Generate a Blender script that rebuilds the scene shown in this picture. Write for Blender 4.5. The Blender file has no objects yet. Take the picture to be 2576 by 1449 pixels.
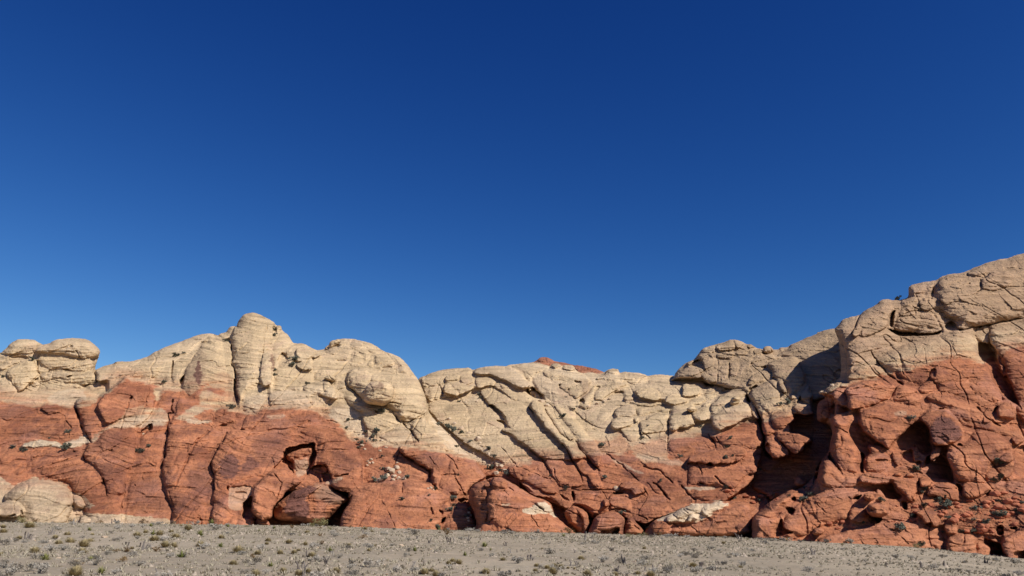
import bpy, bmesh, math, random
import numpy as np
from mathutils import Vector

SC = bpy.context.scene
COL = SC.collection
rad = math.radians

# ------------------------------------------------------------------ camera
FPX, CX, CY, HORIZON, EYE = 804.0, 512.0, 288.0, 503.0, 2.0
PITCH = math.atan((HORIZON - CY) / FPX)
cam_data = bpy.data.cameras.new('camera')
cam = bpy.data.objects.new('camera', cam_data)
COL.objects.link(cam)
SC.camera = cam
cam_data.sensor_width = 36.0
cam_data.lens = 36.0 * FPX / 1024.0
cam_data.clip_start, cam_data.clip_end = 0.1, 6000.0
cam.location = (0, 0, EYE)
cam.rotation_euler = (math.pi / 2 + PITCH, 0, 0)

# ------------------------------------------------------------------ light
SUN_EL, SUN_ROT = rad(39), rad(128)
SUN_POWER, SKY_POWER = 5.0, 0.0555
SC.view_settings.view_transform = 'Standard'
SC.view_settings.look = 'None'
SC.view_settings.exposure = 0.2
SC.view_settings.gamma = 1.0
world = bpy.data.worlds.new('World')
SC.world = world
world.use_nodes = True
wn, wl = world.node_tree.nodes, world.node_tree.links
sky = wn.new('ShaderNodeTexSky')
sky.sky_type = 'NISHITA'
sky.sun_disc = False
sky.sun_elevation, sky.sun_rotation = SUN_EL, SUN_ROT
sky.altitude, sky.air_density, sky.dust_density, sky.ozone_density = 1200, 1.0, 0.0, 4.0
sep = wn.new('ShaderNodeSeparateColor')
comb = wn.new('ShaderNodeCombineColor')
wl.new(sky.outputs[0], sep.inputs[0])
for ch, (gam, gain) in enumerate(((2.27, 0.2236), (1.66, 0.4327), (1.167, 1.066))):   # deep desert blue: each channel's own contrast
    pw = wn.new('ShaderNodeMath'); pw.operation = 'POWER'; pw.inputs[1].default_value = gam
    mu = wn.new('ShaderNodeMath'); mu.operation = 'MULTIPLY'; mu.inputs[1].default_value = gain
    wl.new(sep.outputs[ch], pw.inputs[0]); wl.new(pw.outputs[0], mu.inputs[0]); wl.new(mu.outputs[0], comb.inputs[ch])
wl.new(comb.outputs[0], wn['Background'].inputs[0])
wn['Background'].inputs[1].default_value = SKY_POWER
sun_data = bpy.data.lights.new('sun', 'SUN')
sun_data.energy, sun_data.angle, sun_data.color = SUN_POWER, rad(0.5), (1.0, 0.945, 0.87)
sun = bpy.data.objects.new('sun', sun_data)
COL.objects.link(sun)
to_sun = Vector((math.sin(SUN_ROT) * math.cos(SUN_EL), math.cos(SUN_ROT) * math.cos(SUN_EL), math.sin(SUN_EL)))
sun.rotation_euler = to_sun.to_track_quat('Z', 'Y').to_euler()

# ------------------------------------------------------------------ helpers
rng = np.random.default_rng(11)
random.seed(5)
TAB = rng.random((256, 256)).astype(np.float32)
f32 = np.float32


def vnoise(x, y):
    xi = np.floor(x); yi = np.floor(y)
    fx = x - xi; fy = y - yi
    fx = fx * fx * (3 - 2 * fx); fy = fy * fy * (3 - 2 * fy)
    xi = xi.astype(np.int32) & 255; yi = yi.astype(np.int32) & 255
    x1 = (xi + 1) & 255; y1 = (yi + 1) & 255
    a = TAB[yi, xi] * (1 - fx) + TAB[yi, x1] * fx
    b = TAB[y1, xi] * (1 - fx) + TAB[y1, x1] * fx
    return (a * (1 - fy) + b * fy) * 2 - 1


def fbm(x, y, o=4):
    s = 0; a = 1.0; n = 0
    for i in range(o):
        s = s + a * vnoise(x + 17.3 * i, y + 41.7 * i); n += a
        a *= 0.5; x = x * 2.03; y = y * 2.03
    return s / n


def sstep(a, b, x):
    t = np.clip((x - a) / (b - a), 0, 1)
    return t * t * (3 - 2 * t)


def rays(U, V):
    x = (U - CX) / FPX; y = -(V - CY) / FPX
    d = math.cos(PITCH) - y * math.sin(PITCH)
    return x / d, (y * math.cos(PITCH) + math.sin(PITCH)) / d      # X per metre of distance, height per metre of distance


# survey sheets: corner and scale of each stretch of hillside, in pictures units of 1024
SHEET = {'A': (0, 1200), 'B': (0, 1650), 'C': (800, 1200), 'D': (800, 1650), 'E': (1600, 1300), 'F': (1600, 1700), 'G': (2400, 1300),
         'H': (2400, 1700), 'I': (3196, 1000), 'J': (3196, 1400), 'K': (3196, 1798), 'L': (0, 2004), 'M': (1000, 2004), 'N': (2000, 2004)}


def pts(s):
    out = []; o = (0, 0); k = 1.0; q = 1.0
    for w in s.split():
        if w in SHEET:
            o = SHEET[w]; k = (1000 if w in 'LMN' else 900) / 2576.0; q = 4.0
        elif w == 'P':
            o = (0, 0); k = 1.0; q = 1.0
        else:
            a, b = w.split(',')
            out.append(((float(a) * k + o[0]) / q, (float(b) * k + o[1]) / q))
    return np.array(out, f32)


def chaikin(p, n=2):
    for _ in range(n):
        q = np.roll(p, -1, 0)
        r = np.empty((len(p) * 2, 2), f32)
        r[0::2] = p * 0.8 + q * 0.2; r[1::2] = p * 0.2 + q * 0.8
        p = r
    return p


def sdf(P, U, V):
    d2 = np.full(U.shape, 1e9, f32); ins = np.zeros(U.shape, bool)
    for i in range(len(P)):
        ax, ay = P[i - 1]; bx, by = P[i]
        ex, ey = bx - ax, by - ay
        wx = U - ax; wy = V - ay
        t = np.clip((wx * ex + wy * ey) / (ex * ex + ey * ey + 1e-9), 0, 1)
        d2 = np.minimum(d2, (wx - t * ex) ** 2 + (wy - t * ey) ** 2)
        if ay != by:
            ins ^= ((ay > V) != (by > V)) & (U < ex * (V - ay) / (ey) + ax)
    d = np.sqrt(d2)
    return np.where(ins, d, -d)


def pline(P, U, V):
    d2 = np.full(U.shape, 1e9, f32)
    for i in range(1, len(P)):
        ax, ay = P[i - 1]; bx, by = P[i]
        ex, ey = bx - ax, by - ay
        wx = U - ax; wy = V - ay
        t = np.clip((wx * ex + wy * ey) / (ex * ex + ey * ey + 1e-9), 0, 1)
        d2 = np.minimum(d2, (wx - t * ex) ** 2 + (wy - t * ey) ** 2)
    return np.sqrt(d2)


def tag(o, label=None, cat=None, group=None, kind=None):
    if label: o['label'] = label
    if cat: o['category'] = cat
    if group: o['group'] = group
    if kind: o['kind'] = kind
    return o


def mesh_obj(name, verts, faces, mat, smooth=False, parent=None):
    me = bpy.data.meshes.new(name)
    me.from_pydata([tuple(v) for v in verts], [], faces)
    if smooth: me.shade_smooth()
    me.materials.append(mat)
    o = bpy.data.objects.new(name, me)
    COL.objects.link(o)
    if parent: o.parent = parent
    return o


# ------------------------------------------------------------------ materials
class NT:
    def __init__(s, name):
        s.m = bpy.data.materials.new(name); s.m.use_nodes = True
        s.t = s.m.node_tree; s.n = s.t.nodes; s.b = s.n['Principled BSDF']
        s.b.inputs['Roughness'].default_value = 0.95
        s.b.inputs['Specular IOR Level'].default_value = 0.08

    def put(s, sock, v):
        if hasattr(v, 'is_output'): s.t.links.new(v, sock)
        elif isinstance(v, (tuple, list)) and len(v) == 3 and sock.type == 'RGBA': sock.default_value = (*v, 1)
        else: sock.default_value = v

    def attr(s, name):
        a = s.n.new('ShaderNodeAttribute'); a.attribute_name = name
        return a.outputs['Fac']

    def pos(s, sc=(1, 1, 1), rot=(0, 0, 0)):
        g = s.n.new('ShaderNodeNewGeometry'); m = s.n.new('ShaderNodeMapping')
        m.inputs['Scale'].default_value = sc; m.inputs['Rotation'].default_value = rot
        s.t.links.new(g.outputs['Position'], m.inputs['Vector'])
        return m.outputs[0]

    def noise(s, vec, scale, detail=4, rough=0.6):
        n = s.n.new('ShaderNodeTexNoise')
        s.t.links.new(vec, n.inputs['Vector'])
        n.inputs['Scale'].default_value = scale; n.inputs['Detail'].default_value = detail; n.inputs['Roughness'].default_value = rough
        return n.outputs[0]

    def ramp(s, v, a, b, c0=0.0, c1=1.0):
        n = s.n.new('ShaderNodeMapRange')
        s.put(n.inputs[0], v)
        for i, x in enumerate((a, b, c0, c1)): n.inputs[i + 1].default_value = x
        return n.outputs[0]

    def math(s, op, a, b):
        n = s.n.new('ShaderNodeMath'); n.operation = op
        s.put(n.inputs[0], a); s.put(n.inputs[1], b)
        return n.outputs[0]

    def mix(s, f, a, b, mode='MIX'):
        n = s.n.new('ShaderNodeMix'); n.data_type = 'RGBA'; n.blend_type = mode
        s.put(n.inputs[0], f); s.put(n.inputs[6], a); s.put(n.inputs[7], b)
        return n.outputs[2]

    def bump(s, h, strength, dist):
        n = s.n.new('ShaderNodeBump')
        n.inputs['Strength'].default_value = strength; n.inputs['Distance'].default_value = dist
        s.t.links.new(h, n.inputs['Height'])
        s.t.links.new(n.outputs[0], s.b.inputs['Normal'])

    def col(s, c):
        s.put(s.b.inputs['Base Color'], c)
        return s.m


def sandstone():
    t = NT('sandstone')
    p = t.pos(); ps = t.pos((0.25, 0.25, 3.0), (0.05, 0.08, 0))
    big = t.noise(p, 0.07, 5); mid = t.noise(p, 0.5, 5); fine = t.noise(p, 2.2, 4, 0.7); lay = t.noise(ps, 0.9, 5, 0.7)
    iron, pale, varn_shade, var, strata = (t.attr(a) for a in ('iron', 'pale', 'varnish', 'variety', 'strata'))
    cream = t.mix(t.ramp(big, 0.38, 0.62), (0.565, 0.415, 0.243), (0.62, 0.462, 0.282))
    cream = t.mix(t.ramp(mid, 0.45, 0.75, 0, 0.45), cream, (0.455, 0.32, 0.205))
    cream = t.mix(t.ramp(var, 0.6, 1.0, 0, 0.4), cream, (0.40, 0.30, 0.215))
    red = t.mix(t.ramp(big, 0.36, 0.64), (0.43, 0.168, 0.083), (0.48, 0.204, 0.105))
    red = t.mix(t.ramp(mid, 0.5, 0.72, 0, 0.5), red, (0.29, 0.105, 0.058))
    red = t.mix(t.ramp(lay, 0.62, 0.74, 0, 0.5), red, (0.49, 0.27, 0.17))
    drip = t.noise(t.pos((1.6, 1.6, 0.13), (0.1, 0.12, 0)), 0.8, 4, 0.65); patch = t.noise(p, 0.16, 6, 0.7)
    cream = t.mix(t.ramp(drip, 0.54, 0.72, 0, 0.55), cream, (0.33, 0.235, 0.165))
    cream = t.mix(t.ramp(lay, 0.58, 0.72, 0, 0.55), cream, (0.36, 0.26, 0.18))
    cream = t.mix(t.ramp(patch, 0.56, 0.66, 0, 0.5), cream, (0.50, 0.335, 0.23))
    red = t.mix(t.ramp(drip, 0.52, 0.68, 0, 0.7), red, (0.19, 0.078, 0.054))
    red = t.mix(t.ramp(patch, 0.53, 0.64, 0, 0.75), red, (0.20, 0.085, 0.06))
    red = t.mix(t.ramp(patch, 0.44, 0.34, 0, 0.45), red, (0.46, 0.215, 0.125))
    hue = t.noise(t.pos((1, 1, 1.6)), 0.085, 5, 0.65)
    red = t.mix(t.ramp(hue, 0.53, 0.62, 0, 0.55), red, (0.43, 0.20, 0.135))
    red = t.mix(t.ramp(hue, 0.46, 0.38, 0, 0.6), red, (0.235, 0.088, 0.052))
    c = t.mix(iron, cream, red)
    c = t.mix(pale, c, t.mix(t.ramp(mid, 0.4, 0.7), (0.62, 0.485, 0.335), (0.56, 0.42, 0.27)))
    c = t.mix(varn_shade, c, t.mix(t.ramp(fine, 0.4, 0.6), (0.125, 0.06, 0.05), (0.19, 0.088, 0.068)))
    m = t.math('MULTIPLY', t.ramp(strata, -0.9, 0.9, 0.76, 1.14), t.ramp(lay, 0.3, 0.7, 0.86, 1.1))
    m = t.math('MULTIPLY', m, t.ramp(fine, 0.3, 0.7, 0.9, 1.08))
    m = t.math('MULTIPLY', m, t.ramp(var, 0, 1, 0.94, 1.05))
    m = t.math('MULTIPLY', m, t.ramp(t.attr('bedding'), 0, 1, 1.03, 0.70))
    n = t.n.new('ShaderNodeCombineColor')
    for i in range(3): t.t.links.new(m, n.inputs[i])
    c = t.mix(1.0, c, n.outputs[0], 'MULTIPLY')
    t.bump(t.math('ADD', t.math('MULTIPLY', lay, 0.8), t.math('MULTIPLY', fine, 0.5)), 0.8, 0.75)
    return t.col(c)


def plain(name, a, b, scale=3.0, rough=0.9):
    t = NT(name)
    oi = t.n.new('ShaderNodeObjectInfo')
    nz = t.noise(t.pos(), scale, 3)
    f = t.math('ADD', t.math('MULTIPLY', nz, 0.6), t.math('MULTIPLY', oi.outputs['Random'], 0.5))
    return t.col(t.mix(t.ramp(f, 0.25, 0.85), a, b))


M_ROCK = sandstone()
M_STRAW = plain('straw_blades', (0.40, 0.325, 0.175), (0.30, 0.24, 0.13))
M_GREY = plain('grey_twigs', (0.36, 0.325, 0.275), (0.22, 0.2, 0.165))
M_GREEN = plain('yucca_leaf', (0.15, 0.165, 0.05), (0.26, 0.25, 0.09))
M_DARK = plain('dark_shrub', (0.085, 0.09, 0.065), (0.13, 0.128, 0.1))
M_BROWN = plain('brown_twigs', (0.14, 0.085, 0.04), (0.20, 0.13, 0.06))
M_OLIVE = plain('olive_shrub', (0.15, 0.14, 0.06), (0.22, 0.19, 0.09))
M_WOOD = plain('weathered_wood', (0.07, 0.055, 0.05), (0.27, 0.24, 0.21), 1.5)
M_PALE = plain('pale_stone', (0.53, 0.41, 0.29), (0.42, 0.31, 0.21), 1.2)
M_REDST = plain('red_stone', (0.42, 0.15, 0.08), (0.33, 0.115, 0.065), 1.0)
M_GRAVEL = plain('gravel_stone', (0.42, 0.345, 0.265), (0.29, 0.24, 0.185), 0.6)
M_DRY = plain('dry_stubble', (0.36, 0.315, 0.232), (0.25, 0.222, 0.162), 0.12)


def gravel_ground():
    t = NT('desert_ground')
    p = t.pos()
    big = t.noise(p, 0.05, 5); mid = t.noise(p, 0.6, 6, 0.7); fine = t.noise(p, 7.0, 5, 0.75)
    c = t.mix(t.ramp(big, 0.42, 0.58), (0.295, 0.242, 0.172), (0.375, 0.31, 0.222))
    c = t.mix(t.ramp(mid, 0.5, 0.68, 0, 0.7), c, (0.255, 0.222, 0.165))
    c = t.mix(t.ramp(mid, 0.46, 0.34, 0, 0.5), c, (0.44, 0.35, 0.255))
    v = t.n.new('ShaderNodeTexVoronoi'); v.inputs['Scale'].default_value = 4.5
    t.t.links.new(p, v.inputs['Vector'])
    c = t.mix(t.math('MULTIPLY', t.ramp(v.outputs['Distance'], 0.28, 0.18), t.ramp(mid, 0.45, 0.6)), c, (0.50, 0.43, 0.35))
    c = t.mix(t.ramp(fine, 0.52, 0.7, 0, 0.6), c, (0.225, 0.19, 0.15))
    t.bump(t.math('ADD', t.math('MULTIPLY', mid, 1.0), t.math('MULTIPLY', fine, 0.25)), 0.8, 0.12)
    return t.col(c)


M_GROUND = gravel_ground()
# ------------------------------------------------------------------ desert plain
CREST = 110.0
_cu = np.array([-400, -80, 0, 242, 347, 396, 493, 578, 646, 743, 799, 860, 921, 974, 1024, 1100, 1400], f32)
_cv = np.array([517, 521.5, 522.4, 524.8, 526.7, 528.7, 531.6, 533.5, 535.4, 537.7, 540, 543.4, 547, 552.5, 558, 565, 585], f32)
_xr, _tr = rays(_cu, _cv)
_g = _tr + EYE / CREST


def slope_at(xr):
    return np.interp(xr, _xr, _g)


def ground_z(x, y):
    x = np.asarray(x, np.float64); y = np.asarray(y, np.float64)
    yy = np.maximum(y, 1.0)
    xr = np.clip(x / yy, -1.2, 1.2)
    s = sum(slope_at(xr + d) for d in (-.03, -.015, 0, .015, .03)) / 5
    z = np.clip(y, 0, CREST) * s
    far = np.clip(y - CREST, 0, 90)
    z = z + far * (s - 0.035)
    side = sstep(0.9, 2.2, np.abs(x) / yy)
    return z * (1 - side) + side * -0.02 * np.clip(y, 0, 200)


def ground_hit(u, v):
    xr, tr = rays(np.float64(u), np.float64(v))
    s = sum(slope_at(xr + d) for d in (-.03, -.015, 0, .015, .03)) / 5
    d = s - tr
    Y = EYE / d if d > EYE / (CREST + 8) else CREST + 8
    return float(xr * Y), float(Y), float(ground_z(xr * Y, Y))


def build_ground():
    az = np.concatenate([np.linspace(-180, -52, 40)[:-1], np.linspace(-52, 52, 700), np.linspace(52, 180, 40)[1:]])
    r = np.concatenate([[0.0], np.geomspace(1.0, 12, 14)[:-1], np.geomspace(12, 175, 300), np.geomspace(200, 3000, 10)])
    A, Rr = np.meshgrid(np.radians(az), r)
    X = np.sin(A) * Rr; Y = np.cos(A) * Rr
    Z = ground_z(X, Y)
    fade = np.clip(Rr / 6, 0, 1)
    Z = Z + fade * (0.10 * fbm(X / 6 + 9, Y / 6, 3) + 0.045 * fbm(X / 0.9, Y / 0.9 + 3, 3)) * np.clip(400 / (Rr + 1), 0, 1)
    n, m = A.shape
    co = np.stack([X, Y, Z], -1).reshape(-1, 3).astype(f32)
    i = np.arange(n * m).reshape(n, m)
    q = np.stack([i[:-1, :-1], i[:-1, 1:], i[1:, 1:], i[1:, :-1]], -1).reshape(-1, 4)[:, ::-1]
    o = fast_mesh('desert_ground', co, q, M_GROUND)
    tag(o, 'flat gravelly desert plain with dry scrub below the rock hills', 'ground', kind='structure')


def fast_mesh(name, co, quads, mat, tris=None, attrs=None):
    me = bpy.data.meshes.new(name)
    nt = 0 if tris is None else len(tris)
    me.vertices.add(len(co)); me.vertices.foreach_set('co', np.ascontiguousarray(co, f32).ravel())
    loops = quads.ravel() if not nt else np.concatenate([quads.ravel(), tris.ravel()])
    me.loops.add(len(loops)); me.loops.foreach_set('vertex_index', loops.astype(np.int32))
    me.polygons.add(len(quads) + nt)
    st = np.concatenate([np.arange(len(quads)) * 4, len(quads) * 4 + np.arange(nt) * 3]).astype(np.int32)
    me.polygons.foreach_set('loop_start', st)
    for k, a in (attrs or {}).items():
        at = me.attributes.new(k, 'FLOAT', 'POINT')
        at.data.foreach_set('value', np.ascontiguousarray(a, f32))
    me.update(calc_edges=True)
    me.shade_smooth()
    me.materials.append(mat)
    o = bpy.data.objects.new(name, me)
    COL.objects.link(o)
    return o


build_ground()

# ------------------------------------------------------------------ rock masses
H = 0.5                                             # lattice step
U0, U1, V0, V1 = -160, 1180, 215, 600
GU, GV = np.meshgrid(np.arange(U0, U1, H, dtype=f32), np.arange(V0, V1, H, dtype=f32))
ZB = np.full(GU.shape, 1e6, f32)                    # how far the nearest rock stands, for setting shrubs and stones on it
W1 = vnoise(GU / 7, GV / 7) * 1.1 + vnoise(GU / 2.5 + 7, GV / 2.5) * 0.55
W2 = vnoise(GU / 7 + 50, GV / 7 + 20) * 0.9 + vnoise(GU / 2.5 + 70, GV / 2.5 + 9) * 0.5
WU, WV = GU + W1, GV + W2


def area_mask(specs, soft=0.7, warp=1.0):
    m = np.zeros(GU.shape, f32)
    for s, k, sf in specs:
        P = chaikin(pts(s), 2)
        a, b = P.min(0) - 8, P.max(0) + 8
        i0, i1 = max(0, int((a[1] - V0) / H)), min(GU.shape[0], int((b[1] - V0) / H) + 1)
        j0, j1 = max(0, int((a[0] - U0) / H)), min(GU.shape[1], int((b[0] - U0) / H) + 1)
        sl = (slice(i0, i1), slice(j0, j1))
        x = GU[sl]; y = GV[sl]
        rag = warp * (1.3 * fbm(x / 16, y / 5, 3) + 1.0 * fbm(x / 5 + 9, y / 1.3, 2))
        d = sdf(P, WU[sl], WV[sl]) + rag
        val = sstep(-sf, sf, d)
        m[sl] = m[sl] * (1 - val) + k * val if k < 0.01 else np.maximum(m[sl], k * val)
    return m


def prof(s):
    s = np.clip(s, 0, 1)
    return np.sqrt(np.maximum(1 - (1 - s) ** 2, 0))


KB, JOINT = 0.7, 0.6


def facets(x, y, sx, sy, seed):
    """Angular faces: each random cell of the rock face carries its own tilted plane."""
    x = x / sx + 0.25 * vnoise(x / sx * 1.3 + seed, y / sy * 1.3); y = y / sy + 0.25 * vnoise(x * 1.3 + 40, y / sy * 1.3 + seed)
    xi, yi = np.floor(x), np.floor(y)
    best = np.full(x.shape, 9.0, f32); out = np.zeros(x.shape, f32)
    for dx in (-1, 0, 1):
        for dy in (-1, 0, 1):
            a = (xi + dx).astype(np.int32); b = (yi + dy).astype(np.int32)
            h = lambda k: TAB[(b * 7 + k * 31 + int(seed)) & 255, (a * 13 + k * 57) & 255]
            px = xi + dx + h(1); py = yi + dy + h(2)
            d = (x - px) ** 2 + (y - py) ** 2
            w = d < best
            out = np.where(w, (h(3) - .5) * 0.9 + (x - px) * (h(4) - .5) * 1.7 + (y - py) * (h(5) - .5) * 1.5, out)
            best = np.where(w, d, best)
    return out


def sweep(A, r, f):
    for ax in (0, 1):
        n = A.shape[ax]
        P = np.pad(A, [(r, r) if i == ax else (0, 0) for i in (0, 1)], mode='edge')
        out = A
        for k in range(2 * r + 1):
            out = f(out, P[k:k + n] if ax == 0 else P[:, k:k + n])
        A = out
    return A


def blur(A, r):
    for ax in (0, 1):
        n = A.shape[ax]
        P = np.pad(A, [(r, r) if i == ax else (0, 0) for i in (0, 1)], mode='edge')
        A = sum((P[k:k + n] if ax == 0 else P[:, k:k + n]) for k in range(2 * r + 1)) / (2 * r + 1)
    return A


def rock(name, outline, Y0, slope, ops, Tb=5.0, Rb=9.0, thick=14.0, z0=-4.0, tilt=-4, near=None, rough=1.0, smooth=2, skew=0.0, facet=0.5, joint_depth=None, close=9, soft=2, ragged=1.0):
    """One solid body of rock.  outline: its edge; Y0 distance of its foot; slope: metres back per metre up; ops: lumps, hollows and cracks."""
    P = chaikin(pts(outline), smooth)
    a, b = P.min(0) - 2, P.max(0) + 2
    i0, i1 = max(0, int((a[1] - V0) / H)), min(GU.shape[0], int((b[1] - V0) / H) + 2)
    j0, j1 = max(0, int((a[0] - U0) / H)), min(GU.shape[1], int((b[0] - U0) / H) + 2)
    S = (slice(i0, i1), slice(j0, j1))
    U, V = GU[S].copy(), GV[S].copy()
    Wu, Wv = U + ragged * W1[S], V + ragged * W2[S]
    sd = sdf(P, U + 0.45 * W1[S], V + 0.45 * W2[S])
    mask = sd > -0.75 * H
    if near is not None:                            # a loose block: stands `near` metres proud of what is behind it
        Y0 = float(np.percentile(ZB[S][(sd > 0)], 20)) - near
    gy, gx = np.gradient(sd, H)
    gl = np.sqrt(gx * gx + gy * gy) + 1e-6
    out = np.where(sd < 0, -sd, 0)
    U += np.clip(out * gx / gl, -H, H); V += np.clip(out * gy / gl, -H, H)
    xr, tr = rays(U, V)
    if near is None:
        Yb = (Y0 + skew * (U - 512) + slope * (EYE - z0)) / np.maximum(1 - slope * tr, 0.25)
    else:
        tc = float(tr[mask].mean())
        Yb = Y0 * (1 - slope * tc) / np.maximum(1 - slope * tr, 0.3)
    X = xr * Yb; Z = EYE + tr * Yb
    L = np.zeros(U.shape, f32)
    ang = np.full(U.shape, rad(tilt), f32); var = np.zeros(U.shape, f32) + 0.5
    r2 = random.Random(name)
    for late in (0, 1):
        for op in ops:
            kind = op[0]
            if (kind != 'L') != late: continue
            Q = pts(op[1])
            if kind != 'K': Q = chaikin(Q, 1 if kind in 'CW' else soft)
            qa, qb = Q.min(0) - 5, Q.max(0) + 5
            y0, y1 = max(0, int((qa[1] - V0) / H) - i0), min(U.shape[0], int((qb[1] - V0) / H) + 1 - i0)
            x0, x1 = max(0, int((qa[0] - U0) / H) - j0), min(U.shape[1], int((qb[0] - U0) / H) + 1 - j0)
            if y1 <= y0 or x1 <= x0: continue
            s = (slice(y0, y1), slice(x0, x1))
            if kind == 'K':
                w, d = op[2], op[3]
                vary = .6 + .5 * vnoise(U[s] / 4, V[s] / 4)
                L[s] -= 0.6 * d * vary * np.exp(-(pline(Q, Wu[s], Wv[s]) / (w * (.45 + .5 * vary))) ** 2)
                continue
            d = sdf(Q, Wu[s], Wv[s])
            if kind in 'LM':
                B, T, Rr = op[2:5]
                tx, ty = op[5:7] if len(op) > 6 else (r2.uniform(-.03, .03), r2.uniform(-.015, .02))
                c = Q.mean(0)
                val = B * KB + T * float(np.clip(.30 + (Rr - 5) * .02, .3, .62)) * prof(d / Rr) + tx * (U[s] - c[0]) + ty * (V[s] - c[1])
                gate = sstep(-0.9, 0.5, d)
                win = (val > L[s]) & (d > -0.3)
                L[s] = np.maximum(L[s], val * gate + (gate - 1) * 30)
                ang[s] = np.where(win, rad(tilt + r2.uniform(-13, 13)), ang[s])
                var[s] = np.where(win, r2.random(), var[s])
            elif kind == 'C':
                
                wedge = np.clip((Q[:, 1].max() - V[s]) / max(np.ptp(Q[:, 1]), 1) * 1.5, 0, 1) if op[2] < 3.6 else .4 + .6 * np.clip((Q[:, 1].max() - V[s]) / max(np.ptp(Q[:, 1]), 1) * 1.6, 0, 1)     # a small hollow: overhung top, floor sloping out
                L[s] -= op[2] * (0.75 if op[2] < 3.6 else 1) * wedge * sstep(-0.4, 1.0, d)
            elif kind == 'W':                           # the shaded recess left of a block that stands proud: deepest against the block
                L[s] -= op[2] * np.clip(.1 + 1.0 * (U[s] - Q[:, 0].min()) / max(np.ptp(Q[:, 0]), 1), 0, 1) * sstep(-.4, 1.2, d)
            elif kind == 'A':
                L[s] += op[2] * prof(d / op[3])
        if not late and near is None:               # joints between lumps stay narrow and shallow
            full = sweep(sweep(L, close, np.maximum), close, np.minimum)
            full = blur(full, 3)
            L = np.maximum(L, full - (joint_depth or JOINT))
    ca, sa = np.cos(ang), np.sin(ang)
    sx = X * ca + Z * sa; sz = -X * sa + Z * ca
    seed = r2.uniform(0, 200)
    bend = 0.5 * vnoise(sx * 0.16 + seed, sz * 0.2)
    st = 0.6 * vnoise(sx * 0.10 + seed, (sz + bend) * 1.7) + 0.6 * vnoise(sx * 0.22 + 31, (sz + bend) * 3.9 + seed)
    bl = np.abs(vnoise(sx * 0.055 + seed * 3, (sz + 1.5 * bend) * 1.15) + 0.25 * vnoise(sx * .3, sz * .8))
    bed = np.exp(-(bl / 0.085) ** 2) * sstep(-0.5, 0.3, vnoise(sx / 9 + 77, sz / 3 + seed))          # dark weathered bedding lines
    big = fbm(X / 13 + seed, Z / 9, 3); mid = fbm(X / 3.4, Z / 2.6 + seed, 3)
    def joints(deg, across, along, sd_):            # long straight-ish fractures of one set
        ca2, sa2 = math.cos(rad(deg)), math.sin(rad(deg))
        p_ = (X * sa2 - Z * ca2) / across + sd_; q_ = (X * ca2 + Z * sa2) / along
        jj = vnoise(p_, q_) + 0.16 * vnoise(X / 2.2, Z / 2.2 + sd_)
        wd = 0.030 + 0.03 * vnoise(X / 6 + 3, Z / 6)
        return np.exp(-(jj / wd) ** 2) * sstep(-0.15, 0.35, vnoise(X / 11 + sd_, Z / 9 + 5))
    joint = np.maximum(joints(72, 6, 45, seed), joints(112, 9, 50, seed + 40)); joint2 = joints(r2.uniform(-20, 12), 5, 40, seed + 80)
    ph = (sz + 1.2 * bend) / 2.3 + 0.5 * vnoise(sx / 20, sz / 5 + seed)
    ledge = (ph - np.floor(ph)) * sstep(-0.1, 0.5, vnoise(sx / 12 + 9, sz / 7 + seed))
    ledge = ledge - sstep(.88, 1.0, ph - np.floor(ph)) * ledge
    pit = sstep(0.5, 0.8, vnoise(X / 1.5, Z / 0.9) * 0.6 + 0.6 * vnoise(X / 0.6 + 5, Z / 0.5))
    bump = rough * (0.75 * big + 0.30 * mid + 0.22 * st - 0.24 * bed + 0.26 * ledge - 0.7 * joint - 0.55 * joint2 - 0.16 * pit)
    bump = bump + facet * (0.9 * facets(X, Z, 6.5, 4.5, seed) + 0.45 * facets(X + 3, Z, 2.4, 1.5, seed + 9) + 0.2 * facets(X, Z + 5, 1.0, .6, seed + 5))
    D = Yb - Tb * prof(sd / Rb) - L - bump
    D = np.maximum(D, 60.0)
    # ---- mesh
    zz = ZB[S]; zz[mask] = np.minimum(zz[mask], D[mask])
    idx = np.full(U.shape, -1, np.int64); idx[mask] = np.arange(mask.sum())
    q = np.stack([idx[:-1, :-1], idx[1:, :-1], idx[1:, 1:], idx[:-1, 1:]], -1).reshape(-1, 4)
    q = q[(q >= 0).all(1)]
    co = np.stack([xr * D, D, EYE + tr * D], -1)[mask]
    e = np.concatenate([q[:, [0, 1]], q[:, [1, 2]], q[:, [2, 3]], q[:, [3, 0]]])
    key = np.sort(e, 1); key = key[:, 0] * (len(co) + 1) + key[:, 1]
    _, first, cnt = np.unique(key, return_index=True, return_counts=True)
    be = e[first[cnt == 1]]
    bv = np.unique(be)
    cen = co.mean(0)
    back = co[bv] + (cen - co[bv]) * np.array([0.18, 0, 0.18]); back[:, 1] = co[bv][:, 1] + thick
    back[:, 0] *= back[:, 1] / co[bv][:, 1]
    nb = np.full(len(co), -1, np.int64); nb[bv] = len(co) + np.arange(len(bv))
    skirt = np.stack([be[:, 1], be[:, 0], nb[be[:, 0]], nb[be[:, 1]]], -1)
    hub = np.array([[cen[0], co[:, 1].max() + thick * 1.3, cen[2]]])
    hub[0, 0] *= hub[0, 1] / cen[1]
    cap = np.stack([nb[be[:, 1]], nb[be[:, 0]], np.full(len(be), len(co) + len(bv))], -1)
    src = np.concatenate([np.arange(len(co)), bv, [0]])

    def at(A):
        return A[mask][src]
    attrs = {'iron': at(IRON[S]), 'pale': at(PALE[S]), 'varnish': at(VARN_SHADE[S]), 'variety': at(var), 'strata': at(np.clip(st, -1, 1)), 'bedding': at(bed)}  # varnish attribute also carries the painted dimming
    allco = np.concatenate([co, back, hub])
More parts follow.
